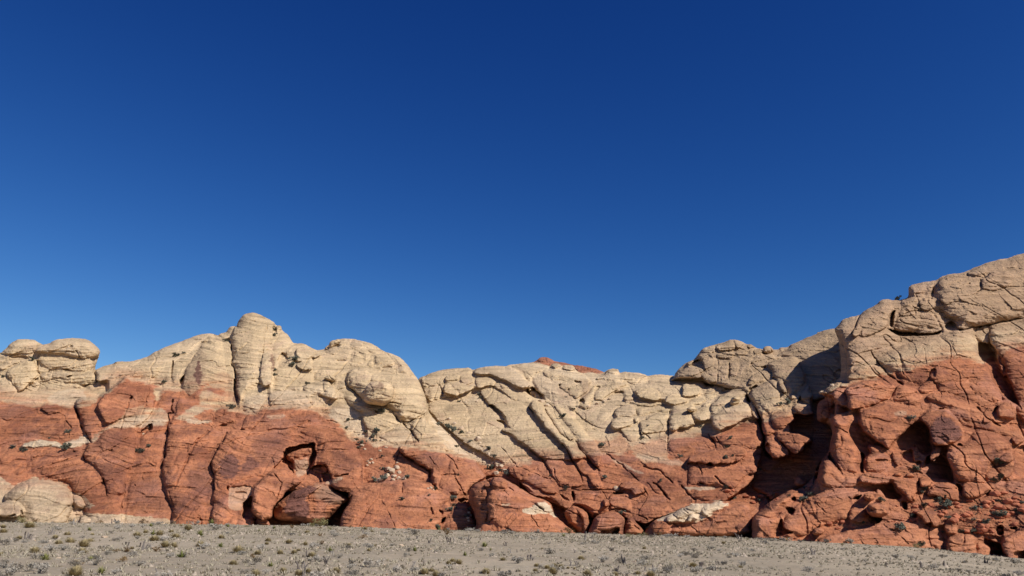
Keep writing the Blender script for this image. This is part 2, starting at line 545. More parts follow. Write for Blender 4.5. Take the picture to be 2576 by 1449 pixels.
    base = np.array([cen[0], cen[1], co[:, 2].min()])
    o = fast_mesh(name, allco - base, np.concatenate([q, skirt]), M_ROCK, cap, attrs)
    o.location = base
    return o
# ------------------------------------------------------------------ rock colour areas: iron-red, bleached, dark-varnished, and some painted dimming
IRON = area_mask([
    ('A -400,1150 0,1140 130,1180 430,1222 540,1180 720,1210 800,1222 850,1200 890,1130 1000,1115 1110,1130 1210,1080 1420,900 1500,890 1600,920 1760,960 1840,985 1770,1010 1770,1160 1850,1060 1900,1010 2060,1030 2090,990 2180,1080 2300,970 2400,1000 '
     'C 30,935 100,960 200,1010 270,1020 330,1070 200,1095 90,1040 0,1060 -20,1200 150,1200 160,1270 250,1240 380,1280 560,1290 620,1300 700,1240 900,1222 1050,1220 1250,1240 1350,1290 1410,1350 1500,1360 1600,1390 1620,1448 '
     'D 1625,120 1640,170 1720,285 1780,310 1980,330 2000,385 2100,360 2280,410 2400,380 2576,400 F 0,250 150,240 330,290 600,330 800,380 900,410 960,470 1080,450 1190,452 1490,462 1440,395 1700,385 1960,388 2000,365 2130,352 2300,335 '
     'H 70,330 230,320 300,290 380,280 430,390 600,420 760,400 750,330 790,200 800,150 1000,140 1230,110 1250,125 1400,105 G 1400,1220 1560,1140 1780,1060 1830,1120 1900,1110 2000,1050 2200,1020 2300,980 2420,1010 2450,900 2500,800 '
     'J 240,500 370,500 430,430 540,420 560,385 700,350 900,305 1080,240 1210,230 1500,150 1700,80 1800,65 1950,90 2050,140 2120,150 2200,60 I 2250,1250 2330,1180 2400,1130 2500,1090 2576,1060 3200,980 P 1300,700 -300,700', 1.0, 2.4),
    ('B -400,740 0,730 60,800 160,815 200,810 300,760 430,750 560,770 700,800 800,860 840,920 940,930 980,1000 1110,1072 930,1100 960,1140 1150,1150 1400,1170 1700,1192 2050,1250 2050,1500 -400,1500', 0.0, .8),
    ('A 860,1200 1000,1115 1100,1130 1060,1200 900,1230', 0.0, 1),
    ('B 1040,345 1060,300 1160,200 1300,110 1400,60 1440,-40 1550,-60 1700,-40 1930,-30 1925,120 1760,160 1560,165 1420,190 1250,185 1130,260', 0.0, 1.2),
    ('B 2000,60 2200,-60 2440,-120 2440,-30 2250,10 2080,110', 0.0, 1.2),
    ('F 2180,270 2300,230 2500,230 2576,260 H 60,320 330,420 520,560 440,560 250,470 100,400', 0.3, 1.5)], warp=1.6)
_pink = area_mask([('F 1980,180 2280,180 2576,110 H 150,60 260,120 330,210 390,290 250,330 60,340 F 2330,340 2200,430 2100,350', 0.6, 2.5),
                   ('H 360,260 600,160 760,150 800,340 600,345 430,320', 0.62, 2), ('C 150,860 250,810 330,850 400,960 250,930', 0.35, 2),
                   ('F 1240,400 1440,395 1490,460 1200,450', 0.3, 1.5), ('A 1650,930 1850,980 1760,1010', 0.4, 1), ('I 400,1000 1000,500 1600,300 2576,0 3200,-200 3200,900 2200,1000 900,1300 500,1448', 0.16, 8),
                   ('H 780,300 1000,210 1250,170 1300,280 1000,340', 0.75, 3)], warp=2.2)
_halo = sweep(IRON, 16, np.maximum)
for _ in range(3): _halo = blur(_halo, 9)
_halo = np.clip(_halo, 0, 1) * np.clip(.46 + .6 * fbm(GU / 26, GV / 2.6, 3) + .3 * fbm(GU / 40, GV / 30, 2), 0, .75)
IRON = np.maximum(IRON, np.maximum(_pink, _halo))
TAN = None
PALE = area_mask([
    ('B -400,740 0,730 60,800 160,815 200,810 300,760 430,750 560,770 700,800 800,860 840,920 940,930 980,1000 1110,1072 930,1100 960,1140 1150,1150 1400,1170 1700,1192 2050,1250 2050,1500 -400,1500', 0.35, .8), ('B 900,1170 1150,1155 1400,1172 2000,1245 2000,1400 800,1400', .6, 1),
    ('B 240,390 300,340 500,305 650,320 730,370 745,410 700,402 550,388 330,408', 1, .7), ('B 745,385 760,335 900,290 1000,270 1045,340 900,380 830,412', .9, 1),
    ('B 1040,345 1130,260 1250,150 1400,80 1560,40 1900,60 1920,120 1560,160 1320,180 1200,200', .55, 1.5), ('B 2130,70 2430,85 2430,125 2150,112', .7, .8),
    ('F 1390,985 1500,920 1560,880 1650,870 1700,890 1745,950 1745,1000 1770,1030 1805,1068 1720,1012 1640,1000 1480,1015', 1, .5),
    ('H 640,1080 850,1010 960,930 1090,895 1160,910 1300,880 1490,885 1400,960 1250,1050 1160,1110 990,1112 800,1127 760,1092', .95, .6),
    ('H 510,1160 560,1130 560,1165 520,1180', 1, .4), ('H 420,330 620,350 930,400 960,465 640,432 430,385', .4, 1), ('H 140,380 400,510 560,585 380,535 150,420', .45, 1),
    ('C 1480,1220 1700,1230 1810,1280 1820,1448 D 1860,150 1890,230 2000,330 1800,290 1640,150 1480,60', .8, 1.2), ('C 480,1130 800,1050 720,1200 630,1290 490,1260', .5, 1.5),
    ('C 760,1100 1000,1020 1480,930 1590,1130 1420,1190 1280,1230 850,1225', .35, 2), ('A 550,1090 900,1000 1030,1130 850,1200 560,1170', .6, 1.5),
    ('E 330,1000 480,1110 640,1250 850,1330 1060,1448 F 1100,420 1190,450 960,460 800,380 640,320 560,260 480,180', .65, 1.5),
    ('E 700,800 900,740 1000,860 880,900 690,880', .35, 1.5), ('E 1350,450 1500,430 1690,470 2000,520 2290,560 2576,540 2300,640 1800,560', .5, 2),
    ('D 1290,800 1430,820 1560,900 1690,990 1620,1060 1440,1040 1300,960', .28, 2), ('D 320,900 340,850 540,830 610,850 590,920 510,1030 460,1130 320,1090', .38, .7),
    ('D 1050,560 1240,500 1240,600 1190,720 1110,740', .45, .6), ('D 1410,790 1620,740 1660,760 1480,830', .5, .8),
    ('H 960,725 1290,712 1320,722 980,740', .7, .3), ('F 1150,905 1230,880 1290,890 1200,920', .6, .3), ('D 760,40 960,20 960,70 800,85', .35, 1.2), ('J 1080,700 1230,680 1240,740 1120,760', .35, 1.5)], warp=1.35)
VARN_SHADE = area_mask([  # desert varnish, plus painted dimming of the right side and cream mound
    ('A 2180,660 2330,500 2370,650 2340,900 2320,1010 2230,1150 2110,1050 2110,800', .2, 2.2), ('A 2230,700 2290,640 2310,780 2290,1010 2220,930', .75, 1),
    ('C 400,870 440,900 450,1000 420,1200 395,1190 410,1000', .55, .8), ('C 810,640 850,660 870,790 830,800', .6, .8), ('C 700,980 790,940 780,1030 700,1030', .3, 1),
    ('D 280,500 350,470 460,560 440,660 420,740 250,760 200,640', .72, 1.5), ('D 470,600 560,500 640,530 690,520 650,640 500,690', .65, 1.5),
    ('D 600,300 820,220 1070,250 960,430 900,560 700,640 620,480', .38, 2.5), ('D -20,560 120,560 150,760 60,860 -60,800', .4, 2), ('D 1000,60 1300,10 1400,60 1250,110 1030,130', .35, 1.5),
    ('D 970,985 1100,880 1330,830 1320,920 1200,980 1250,1040 1245,1120 1230,1250 1060,1250 960,1150', .8, .9), ('D 1250,900 1600,900 1690,990 1500,1060 1300,1010', .25, 2),
    ('D 1500,480 1600,420 1700,520 1860,600 1700,720 1560,700', .3, 2), ('B 2150,670 2430,670 2440,900 2300,960 2150,830', .5, 2), ('B 1450,780 1700,760 1950,900 2300,950 2300,1130 1900,1150 1500,1040', .28, 2.5),
    ('B 1100,220 1350,190 1420,330 1250,520 1000,450', .3, 2), ('B 1130,560 1300,600 1310,750 1180,760', .35, 2), ('B 600,1000 700,890 830,880 720,1020 610,1080', .3, 1.2), ('B 0,1030 250,1060 260,1170 0,1180', .35, 1.5),
    ('A -50,1240 150,1230 300,1240 400,1290 180,1350 -50,1340', .4, 2), ('A 440,1260 560,1200 660,1230 640,1320 500,1320', .4, 1.6),
    ('J 1530,830 1650,735 1760,790 1850,930 1880,1000 1700,1075 1540,1070 1500,960', .72, 1), ('J 1860,750 1960,760 2180,840 2170,870 2050,850 1880,780', .5, 1), ('J 1150,560 1300,600 1330,650 1200,640', .25, 1.5),
    ('F 60,230 330,300 640,420 640,560 300,470', .22, 3), ('H 1000,500 1300,560 1260,660 1000,600', .2, 2), ('H 2130,950 2200,980 2150,1030', .3, 1), ('C 1960,970 2090,960 2100,1030 2000,1020', .45, 1),
    ('C 2050,1060 2190,1080 2150,1130', .4, 1), ('E 1800,720 1950,700 1960,900 1820,830', .22, 2), ('E 2060,640 2190,640 2170,800 2080,860', .3, 2), ('G 800,560 1500,100 2576,0 I 700,600 1000,500 1600,250 3200,-200 3200,900 2000,950 1000,1250 500,1448 G 2300,900 1200,700', .28, 12), ('B -400,740 430,740 840,920 980,1000 960,1140 1100,1500 -400,1500', .12, 6)], warp=2.2)  # wide right-side area: greyer rock plus dimmer light painted in; mound area offsets sunlight
VARN_SHADE = np.clip(VARN_SHADE * 1.2, 0, .9)

# ------------------------------------------------------------------ bedrock hills
_keep, _kv = IRON, VARN_SHADE; IRON = np.ones_like(IRON); VARN_SHADE = VARN_SHADE * 0 + .35
o = rock('red_summit', 'E 1440,470 1480,440 1540,420 1600,370 1660,360 1720,375 1760,410 1830,428 1900,430 1990,460 2080,465 2180,490 2260,505 2330,530 2360,560 2400,720 1440,720', 330, 1.2,
         [('L', 'E 1560,400 1600,368 1670,358 1725,378 1700,430 1580,430', 1, 4, 6), ('L', 'E 1480,440 1600,425 1720,440 1700,520 1480,520', 2, 3, 5), ('L', 'E 1740,440 1840,428 1990,462 1950,520 1760,500', 2, 3, 5), ('L', 'E 2000,475 2180,490 2330,535 2280,600 2010,560', 2, 4, 6)], rough=1.6, facet=1.6)
tag(o, 'dark red rocky summit showing behind the pale saddle on the skyline', 'hill', kind='structure')
IRON, VARN_SHADE = _keep, _kv
SADDLE = [
    ('L', 'F 900,600 1200,400 1400,380 E 2000,1380 2100,1150 2400,1250 G 100,1200 440,1100 1100,1150 1600,1050 1800,1060 1880,1400 H 1780,560 1700,700 1480,860 1100,890 700,1040 400,1130 200,1000 -300,1000 F 1700,880 1150,590', 6.0, 3, 12),
    ('L', 'E 1850,800 1650,600 2000,600 2400,650 G 330,770 400,640 1300,640 1700,800 1800,1060 1100,1150 440,1100 100,1200 E 2200,1150 2000,1000', 3.6, 2, 12),
    # the block beside the left hill
    ('L', 'E 220,610 370,540 480,512 580,498 800,490 835,515 860,600 870,720 760,790 640,830 500,830 360,890 300,840 270,720', 2, 5, 12),
    ('L', 'E 500,680 700,650 860,720 760,780 640,825 580,800 490,760', 7, 2.5, 7), ('L', 'E 500,600 680,560 690,640 520,650', 7, 1.5, 4), ('L', 'E 690,580 830,560 860,650 760,690 680,650', 7.2, 1.6, 5),
    ('C', 'E 450,700 500,770 500,830 440,850 480,780', 3), ('K', 'E 280,710 450,690 500,780', .6, 2),
    # slabs slanting down to the right
    ('L', 'E 300,980 350,930 450,900 600,860 760,830 880,790 1010,870 1130,960 1200,1070 1250,1190 1450,1400 F 1640,380 1500,460 1230,440 1100,400 900,290 700,180', 2, 3, 12),
    ('L', 'E 860,600 980,570 1120,610 1280,690 1420,730 1540,860 1500,930 1300,860 1150,760 1050,690 890,740', 6, 3.5, 11),
    ('L', 'E 840,520 900,490 1000,470 1200,475 1300,500 1400,580 1440,640 1500,690 1420,725 1300,685 1120,600 980,565 850,570', 10, 4, 9),
    ('L', 'E 1010,910 900,760 1060,710 1150,780 1200,790 1350,880 1470,950 1540,1020 1700,1200 1900,1400 F 1960,380 1970,400 1640,390 1500,270 1250,100 1150,60 E 1240,1180 1200,1070', 6, 3, 9),
    ('C', 'E 1000,915 1080,910 1150,980 1215,1070 1150,1030', 4), ('C', 'E 1090,1075 1180,1100 1260,1165 1295,1205 1220,1180', 3),
    ('L', 'E 1490,920 1530,870 1590,870 1640,960 1750,1150 1900,1290 2000,1380 F 2120,380 1980,400 1960,350 1870,220 1700,60 E 1560,1030', 11, 4, 6),
    ('C', 'E 1465,930 1500,950 1540,1040 1600,1110 1520,1030', 3),
    ('L', 'E 1640,930 1710,960 1800,1080 1900,1200 2010,1270 2000,1310 1950,1320 1800,1200 1700,1050', 9.5, 3, 5),
    ('L', 'E 1750,900 1830,930 1900,1010 2000,1100 2200,1300 F 2280,260 2330,350 2280,520 2100,300 2000,180 E 2020,1280 1900,1150', 9, 4, 7),
    ('L', 'F 1640,390 1970,395 2060,560 2130,700 1830,720 1740,560', 7, 2.5, 7), ('L', 'F 1990,360 2120,360 2240,520 2360,720 2260,740 2140,600 2040,520', 8, 2.5, 7),
    ('K', 'F 1160,250 1330,480 1720,620', .7, 1.6), ('K', 'F 1500,290 1640,400 1720,560', .8, 2.5), ('K', 'F 1870,220 1960,380 2060,560 2090,660', .8, 3), ('K', 'F 1750,500 1830,700', .6, 1.5), ('K', 'F 2010,200 2130,360 2280,520', .9, 3),
    # upper domes of the saddle
    ('L', 'E 1500,640 1560,580 1700,570 1770,650 1850,720 2020,840 2010,1000 1900,960 1760,890 1620,800 1500,700', 5, 5, 12),
    ('C', 'E 1430,720 1520,700 1640,790 1660,870 1560,850 1440,780', 5),
    ('A', 'E 1440,710 1500,690 1530,740 1480,770', 4, 3), ('A', 'E 1560,720 1600,780 1560,830 1540,780', 3, 3),
    ('L', 'E 1240,470 1440,440 1520,430 1690,460 1720,490 1630,530 1550,560 1500,650 1420,600 1400,530', 5, 4, 7),
    ('L', 'E 1720,490 1730,460 1760,440 1800,438 1850,470 1820,495', 8, 2.5, 5), ('L', 'E 1860,490 1870,460 1960,455 2000,480 2008,530 1880,510', 8, 2.5, 5),
    ('L', 'E 1640,530 1750,500 1880,510 2010,540 2140,580 2180,620 2200,680 2000,700 1860,640 1780,640 1650,570', 6, 4, 8),
    ('L', 'E 1810,700 1990,610 2090,610 2190,640 2150,740 2070,830 2020,850 1850,740', 7, 4, 8), ('C', 'E 1980,625 2080,640 2070,690 2010,690', 3), ('C', 'E 1850,750 1940,720 1930,760', 3), ('C', 'E 1810,690 1850,680 1830,730', 3),
    ('L', 'E 2050,900 2090,830 2150,760 2230,700 2300,680 2320,720 2230,800 2180,900 2150,960 2040,940', 6, 4, 7), ('C', 'E 2040,930 2060,870 2110,840 2130,900', 3), ('C', 'E 2220,780 2240,700 2300,690 2260,780', 2.5),
    ('L', 'E 2230,760 2310,690 2420,650 2560,640 G 240,640 330,680 280,700 100,800 0,880 E 2300,860 2230,860', 6, 4, 8), ('C', 'E 2450,770 2540,750 2560,790 2460,800', 2.5),
    ('L', 'E 2200,620 2350,560 2380,515 2440,498 2500,510 2515,550 G 440,540 550,590 480,610 300,640 240,630', 5, 4, 7), ('L', 'E 2380,520 2440,498 2505,515 2510,560 2390,560', 7, 3, 5),
    # the cluster of rounded domes
    ('L', 'G 330,770 400,700 520,655 700,650 900,640 1000,615 1150,620 1210,680 1240,720 1180,770 1150,820 1000,880 900,920 740,900 600,880 450,870 380,820', 5, 6, 12),
    ('L', 'G 950,680 1080,680 1140,720 1145,790 1050,830 930,820', 11, 3, 6), ('L', 'G 730,880 760,800 900,770 960,850 1020,880 860,930', 11, 3, 6), ('L', 'G 400,770 470,720 560,720 700,760 690,850 600,870 440,830', 10.5, 3, 7),
    ('L', 'G 270,830 310,790 380,800 390,850 300,870', 7, 3, 5), ('L', 'G 380,890 500,870 680,880 740,920 640,930 400,925', 7, 2.5, 4),
    ('L', 'G 0,930 150,880 330,870 370,920 200,960 130,1050 50,1130 -60,1100', 5, 3, 8),
    ('L', 'G 150,1000 200,950 300,910 400,920 420,1000 410,1050 330,1060 180,1050', 7, 4, 6), ('L', 'G 110,1140 160,1080 280,1050 380,1060 400,1120 320,1160 210,1200 130,1180', 8, 4, 7),
    ('L', 'G 400,930 640,930 850,950 800,1000 700,1000 560,1020 420,1060', 7, 3.5, 7), ('L', 'G 440,1150 480,1090 640,1010 780,1000 790,1100 780,1220 700,1230 500,1250 465,1260', 8, 4.5, 8),
    ('L', 'G 470,1290 490,1230 770,1230 760,1340 590,1390 400,1330', 7, 3, 6), ('L', 'G 210,1200 320,1160 430,1130 460,1200 460,1310 340,1340 270,1250', 7, 3, 6), ('L', 'G 390,1070 450,1070 460,1110 410,1120', 9, 2, 3),
    ('L', 'G 790,1200 800,1060 830,1000 950,970 1020,1000 1090,1120 1090,1150 950,1170 850,1230', 10, 5, 8), ('K', 'G 470,1200 465,1310', .6, 3), ('K', 'G 490,1225 570,1300', .6, 2), ('K', 'G 795,1000 780,1300', .8, 3),
    ('L', 'G 800,1000 1000,890 1160,810 1220,860 1100,930 990,950 860,980', 9, 4, 7), ('L', 'G 1040,1020 1120,960 1250,870 1270,990 1230,1080 1150,1120 1090,1080', 11, 4, 7),
    ('L', 'G 1160,800 1260,700 1450,640 1460,720 1380,790 1240,860', 9, 4, 7), ('L', 'G 1250,940 1320,860 1500,740 1620,685 1690,740 1690,800 1560,870 1500,940 1400,990 1270,1000', 13, 5, 8),
    ('L', 'G 1270,1050 1400,960 1550,910 1690,880 1730,980 1740,1040 1640,1080 1570,1140 1400,1200 1330,1200 1270,1130', 15, 5, 8), ('L', 'G 1690,870 1780,900 1800,1000 1820,1080 1750,1060', 15, 3, 5),
    # iron-red lower benches
    ('L', 'H 770,300 790,170 860,150 1230,110 1290,180 1310,270 1200,300 1000,350', 8, 4, 8), ('K', 'H 775,160 760,330', .6, 2),
    ('L', 'G 1240,1240 1390,1210 1560,1140 1640,1100 1780,1060 1830,1150 1870,1320 1850,1390 H 1850,240 1750,300 1420,270 1380,200 1290,180 1250,120', 10, 6, 10), ('K', 'G 1240,1250 1300,1340 1330,1440', .8, 3), ('K', 'G 1330,1280 1410,1410', .7, 2),
    ('L', 'H 985,690 990,460 1000,370 1200,310 1560,240 1660,260 1670,330 1760,320 1780,420 1800,520 1760,560 1650,570 1590,700 1560,740 1400,720 1200,700', 10, 5, 10),
    ('L', 'H 1000,430 1010,370 1200,310 1560,240 1660,260 1670,350 1560,440 1300,450 1130,430', 14, 4, 7), ('C', 'H 985,470 1000,430 1130,430 1130,470', 3), ('C', 'H 1220,440 1260,415 1300,450 1280,480', 4),
    ('K', 'H 1310,590 1400,670 1500,730', .8, 3), ('K', 'H 995,480 990,690', .7, 2), ('K', 'H 1130,480 1170,580', .6, 2), ('C', 'H 1120,665 1200,660 1240,690 1150,685', 2.5),
    ('L', 'H -60,270 100,330 350,500 560,640 700,700 460,720 240,690 60,730 -60,720', 6, 3, 8), ('L', 'H 430,400 560,400 800,350 940,380 990,470 990,690 900,690 830,640 700,540 520,480', 8, 3.5, 9), ('K', 'H 480,480 680,520 830,660', .8, 2.5), ('K', 'H 70,330 250,460 430,640', .8, 2.5),
    ('L', 'H 200,700 260,650 400,650 520,690 560,760 400,800 350,760', 10, 3, 6), ('L', 'F 1350,640 1600,760 1830,800 2000,740 2300,740 2576,750 2576,860 2000,870 1960,960 1900,960 1700,830 1500,800', 7, 3, 7),
    ('C', 'F 1960,770 2000,760 2020,850 1990,870', 4), ('C', 'H 130,780 200,760 290,765 220,805', 3.5), ('C', 'F 1800,790 1900,820 1950,880 1900,880', 2.5), ('K', 'F 1970,740 2250,740 2576,750', .8, 2.5),
    ('L', 'F 1240,450 1490,470 1650,600 1830,780 1700,790 1500,690 1350,620 1250,560', 8, 3, 8), ('C', 'F 1355,650 1400,690 1500,740 1540,790 1440,760 1370,700', 2.5), ('C', 'F 1830,680 1930,680 1940,700 1850,690', 2),
    ('L', 'H 350,800 480,760 720,740 900,700 1300,712 1450,790 1480,870 1200,910 900,1000 640,1070 520,1130 380,1100 330,900', 8, 4, 10), ('K', 'H 610,660 740,780 800,850', 1, 4), ('K', 'H 940,700 1000,790 1090,860', 1, 3.5), ('K', 'H 440,1040 540,1080', .7, 2),
    ('L', 'H 80,870 110,790 280,770 340,800 380,950 400,1040 250,1010 110,960', 8, 3, 6), ('C', 'H 100,960 250,940 380,1000 370,1030 250,990', 1.5),
]
o = rock('saddle_hill', 'E 150,1000 180,700 210,612 300,575 370,540 480,512 580,498 700,492 800,490 835,518 900,490 1000,470 1100,470 1210,472 1240,455 1350,440 1440,440 1520,428 1600,438 1690,460 1720,475 1740,442 1800,437 1850,470 1880,455 1960,455 2000,478 2010,522 2100,552 2200,545 2290,560 2330,545 2380,515 2440,496 2500,508 2515,548 2576,532 '
         'G 330,540 440,545 500,560 555,590 620,570 700,565 780,575 850,585 900,620 1200,560 1700,560 1900,800 2000,1100 2000,1448 H 1990,700 1980,900 P 800,566 300,566 300,470', 138, 1.6, SADDLE, Tb=6, Rb=8, thick=30, tilt=-3, skew=-.033, facet=.36, rough=.85, joint_depth=0.9, close=10)
tag(o, 'pale sandstone saddle with slanting slabs and a red foot between two higher hills', 'hill', kind='structure')

RIDGE = [
    ('L', 'G 1100,450 1300,330 1900,330 2300,420 2400,850 2000,950 1850,1050 1800,1000 1650,780 1200,650', 4.0, 3, 12),
    ('L', 'G 2000,360 2150,280 2200,220 2400,130 2576,60 I 180,950 330,910 400,905 600,900 700,1400 J 500,500 G 2360,900 2300,620 2290,480 2230,370', 2, 6, 16),
    ('L', 'G 1140,380 1170,330 1230,320 1300,330 1340,380 1530,400 1690,400 1700,440 1620,600 1500,620 1480,600 1340,660 1250,690 1170,610 1150,570 1200,520 1180,460', 3, 4, 8),
    ('C', 'G 1000,480 1090,400 1170,390 1190,450 1200,510 1130,490', 4), ('L', 'G 870,610 880,540 1000,480 1130,500 1150,580 1140,610 900,620', 4, 4, 6), ('L', 'G 990,440 1040,410 1060,440 1020,470', 4, 2, 3),
    ('L', 'G 1200,530 1340,500 1345,640 1250,690 1200,640', 4.6, 2, 4), ('L', 'G 1360,470 1480,440 1470,620 1380,640', 4.6, 2, 4), ('L', 'G 1350,490 1395,480 1390,630 1345,640', 4.6, 2, 4), ('L', 'G 1500,430 1570,410 1600,470 1570,600 1480,610', 4.6, 2, 4), ('L', 'G 1590,420 1690,400 1690,450 1620,600 1580,590', 4.6, 2, 4),
    ('K', 'G 1350,400 1350,650', .6, 2), ('K', 'G 1485,440 1480,620', .7, 3), ('K', 'G 1210,520 1340,500', .5, 1.2), ('K', 'G 1370,390 1600,410', .5, 1.5),
    ('L', 'G 1130,330 1200,310 1300,330 1310,380 1140,380', 5, 2, 4), ('L', 'G 1160,300 1180,260 1240,240 1310,235 1330,320 1230,330', 5, 3, 5), ('L', 'G 1330,290 1320,230 1420,205 1510,165 1540,220 1550,270 1480,300', 6, 3.5, 6), ('L', 'G 1520,170 1600,175 1660,215 1620,250 1560,270', 6, 2.5, 5),
    ('L', 'G 1330,330 1420,310 1540,320 1510,380 1340,380', 5, 2, 4), ('L', 'G 1540,290 1640,280 1700,300 1640,350 1550,340', 4, 2, 3), ('L', 'G 1680,230 1740,220 1780,265 1700,270', 5, 2, 3), ('L', 'G 1740,290 1860,270 1870,310 1780,340', 4, 2, 3), ('L', 'G 1640,330 1750,320 1760,370 1650,380', 3.5, 2, 3), ('L', 'G 1200,320 1300,330 1290,370', 6, 1.5, 3),
    ('L', 'G 1690,480 1740,390 1900,380 1890,450 1750,560 1650,560', 3, 3.5, 7), ('L', 'G 1750,560 1900,510 1970,520 1990,560 1900,640 1800,670 1680,690 1700,640', 6, 4, 6),
    ('L', 'G 1720,740 1830,690 1980,610 2030,640 2070,780 2060,880 2100,940 1950,1000 1880,1080 1840,1080 1780,900 1700,850', 8, 6, 11), ('L', 'G 1900,440 2050,390 2230,360 2300,480 2350,580 2340,660 2280,750 2220,880 2150,870 2110,740 2070,640 1990,600 1980,520', 8, 6, 11),
    ('C', 'G 1690,760 1720,720 1780,680 1800,700 1740,760 1720,830', 3), ('C', 'G 1840,480 1900,460 1920,510 1850,520', 2.5), ('L', 'G 2030,640 2080,640 2130,700 2140,780 2080,760', 12, 2, 4), ('C', 'G 1960,600 2000,590 2060,640 2000,640', 2.5),
    ('L', 'G 2290,800 2330,740 2370,690 2410,700 2400,740 2450,800 2420,850 2300,870', 9, 4, 6), ('C', 'G 2240,900 2290,800 2310,870 2420,900 2330,930', 3), ('L', 'G 1940,1080 1960,1020 2100,950 2220,980 2200,1040 2240,1090 2130,1150 2100,1200 2000,1190', 10, 5, 7),
    ('L', 'G 2210,950 2260,900 2400,910 2430,980 2450,1020 2350,1040 2260,1000', 12, 4, 6), ('L', 'G 1840,1140 1880,1110 1950,1180 2000,1230 1950,1270 1870,1260', 10, 3, 5), ('L', 'G 1890,1350 1920,1290 1990,1290 2040,1340 2100,1448 H 2200,330 2000,400 1900,300', 13, 5, 8), ('L', 'H 2000,130 2080,90 2250,85 2400,140 2430,190 2330,230 2330,300 2240,350 2130,250 2060,200', 15, 5, 8),
    ('K', 'H 2060,190 2140,260 2200,340', .9, 4), ('C', 'H 1880,250 1930,180 1960,330 1990,390 1880,360', 5),
]
o = rock('stepped_ridge', 'G 800,640 840,600 860,560 900,500 1000,430 1040,410 1090,380 1130,330 1165,275 1250,240 1330,215 1410,205 1500,165 1600,175 1660,210 1700,222 1740,220 1780,262 1860,275 2040,285 2060,260 2140,260 2200,220 2400,130 2576,60 I 180,950 330,910 400,905 700,860 1000,1400 J 900,900 '
         'K 300,600 H 1950,860 1750,760 1600,720 1560,600 1700,420 G 1850,1200 1800,1080 1720,1000 1690,830 1600,760 1500,760 1300,700 1180,660 900,640', 143, 1.4, RIDGE, Tb=5, Rb=7, thick=25, tilt=-6, skew=-.058, facet=.65, joint_depth=0.9, close=10, soft=1, ragged=.6)
tag(o, 'pale ridge of stacked blocks and pillars stepping up towards the tall right-hand cliff', 'hill', kind='structure')
o = rock('pale_outcrop', 'A -500,660 -150,640 0,605 60,560 120,490 200,450 300,445 400,455 450,490 500,512 560,490 650,450 800,430 950,440 1030,460 1100,520 1145,570 1138,640 1112,700 1095,740 1090,790 1130,830 1250,900 1000,1250 600,1300 200,1300 -500,1300', 160, .6, [
    ('L', 'A -60,600 60,560 120,490 200,450 300,445 400,455 455,490 440,540 390,600 340,620 200,610 60,620', 3, 3, 9),
    ('L', 'A 390,600 430,560 500,512 560,490 650,450 800,430 950,440 1030,460 1100,520 1145,570 1138,640 1020,670 900,660 600,600', 3.5, 4, 11),
    ('L', 'A 430,610 600,605 900,665 1020,675 1085,745 1060,790 1010,815 850,830 600,790 440,760', 2, 3.5, 9), ('L', 'A 60,830 200,720 380,690 430,760 440,870 400,920 220,1090 180,1000 100,900', 3, 4, 9),
    ('L', 'A 460,830 640,800 830,850 800,910 620,900 500,940 460,880', 2.5, 3, 6), ('L', 'A -100,700 110,640 330,650 300,700 160,720 60,800 0,810', 2.5, 2, 5), ('L', 'A -300,880 0,870 100,900 210,1020 200,1090 60,1130 -300,1140', 3, 3, 8),
    ('L', 'A 830,850 1050,810 1130,900 1100,970 1000,970 800,960 640,900', 2.5, 3, 8), ('L', 'A 480,950 800,960 1000,980 1000,1200 500,1220 400,1050', 2, 3, 10), ('L', 'A 220,1090 400,930 480,950 420,1100 300,1180', 1.5, 2, 5),
    ('C', 'A 100,660 160,640 330,640 340,690 250,700 180,670', 1.5), ('C', 'A 1020,672 1140,645 1112,700 1090,740', 2.5), ('K', 'A 430,690 440,830 470,900', .6, 2), ('K', 'A 860,585 930,670', .5, 1.5), ('K', 'A 400,600 380,660 330,640', .6, 2), ('K', 'A 450,500 395,590', .6, 2),
    ('C', 'A 690,780 780,780 860,830 760,810', 2), ('C', 'A 750,880 830,860 810,900 780,915', 2), ('C', 'A 700,500 740,530 720,535', 1), ('C', 'A 780,540 830,510 840,530 800,560', 1.2), ('C', 'A 380,910 440,880 410,925', 2)], Tb=5, Rb=8, thick=20)
tag(o, 'bulbous cream outcrop of two cracked domes at the far left skyline', 'rock outcrop', kind='structure')

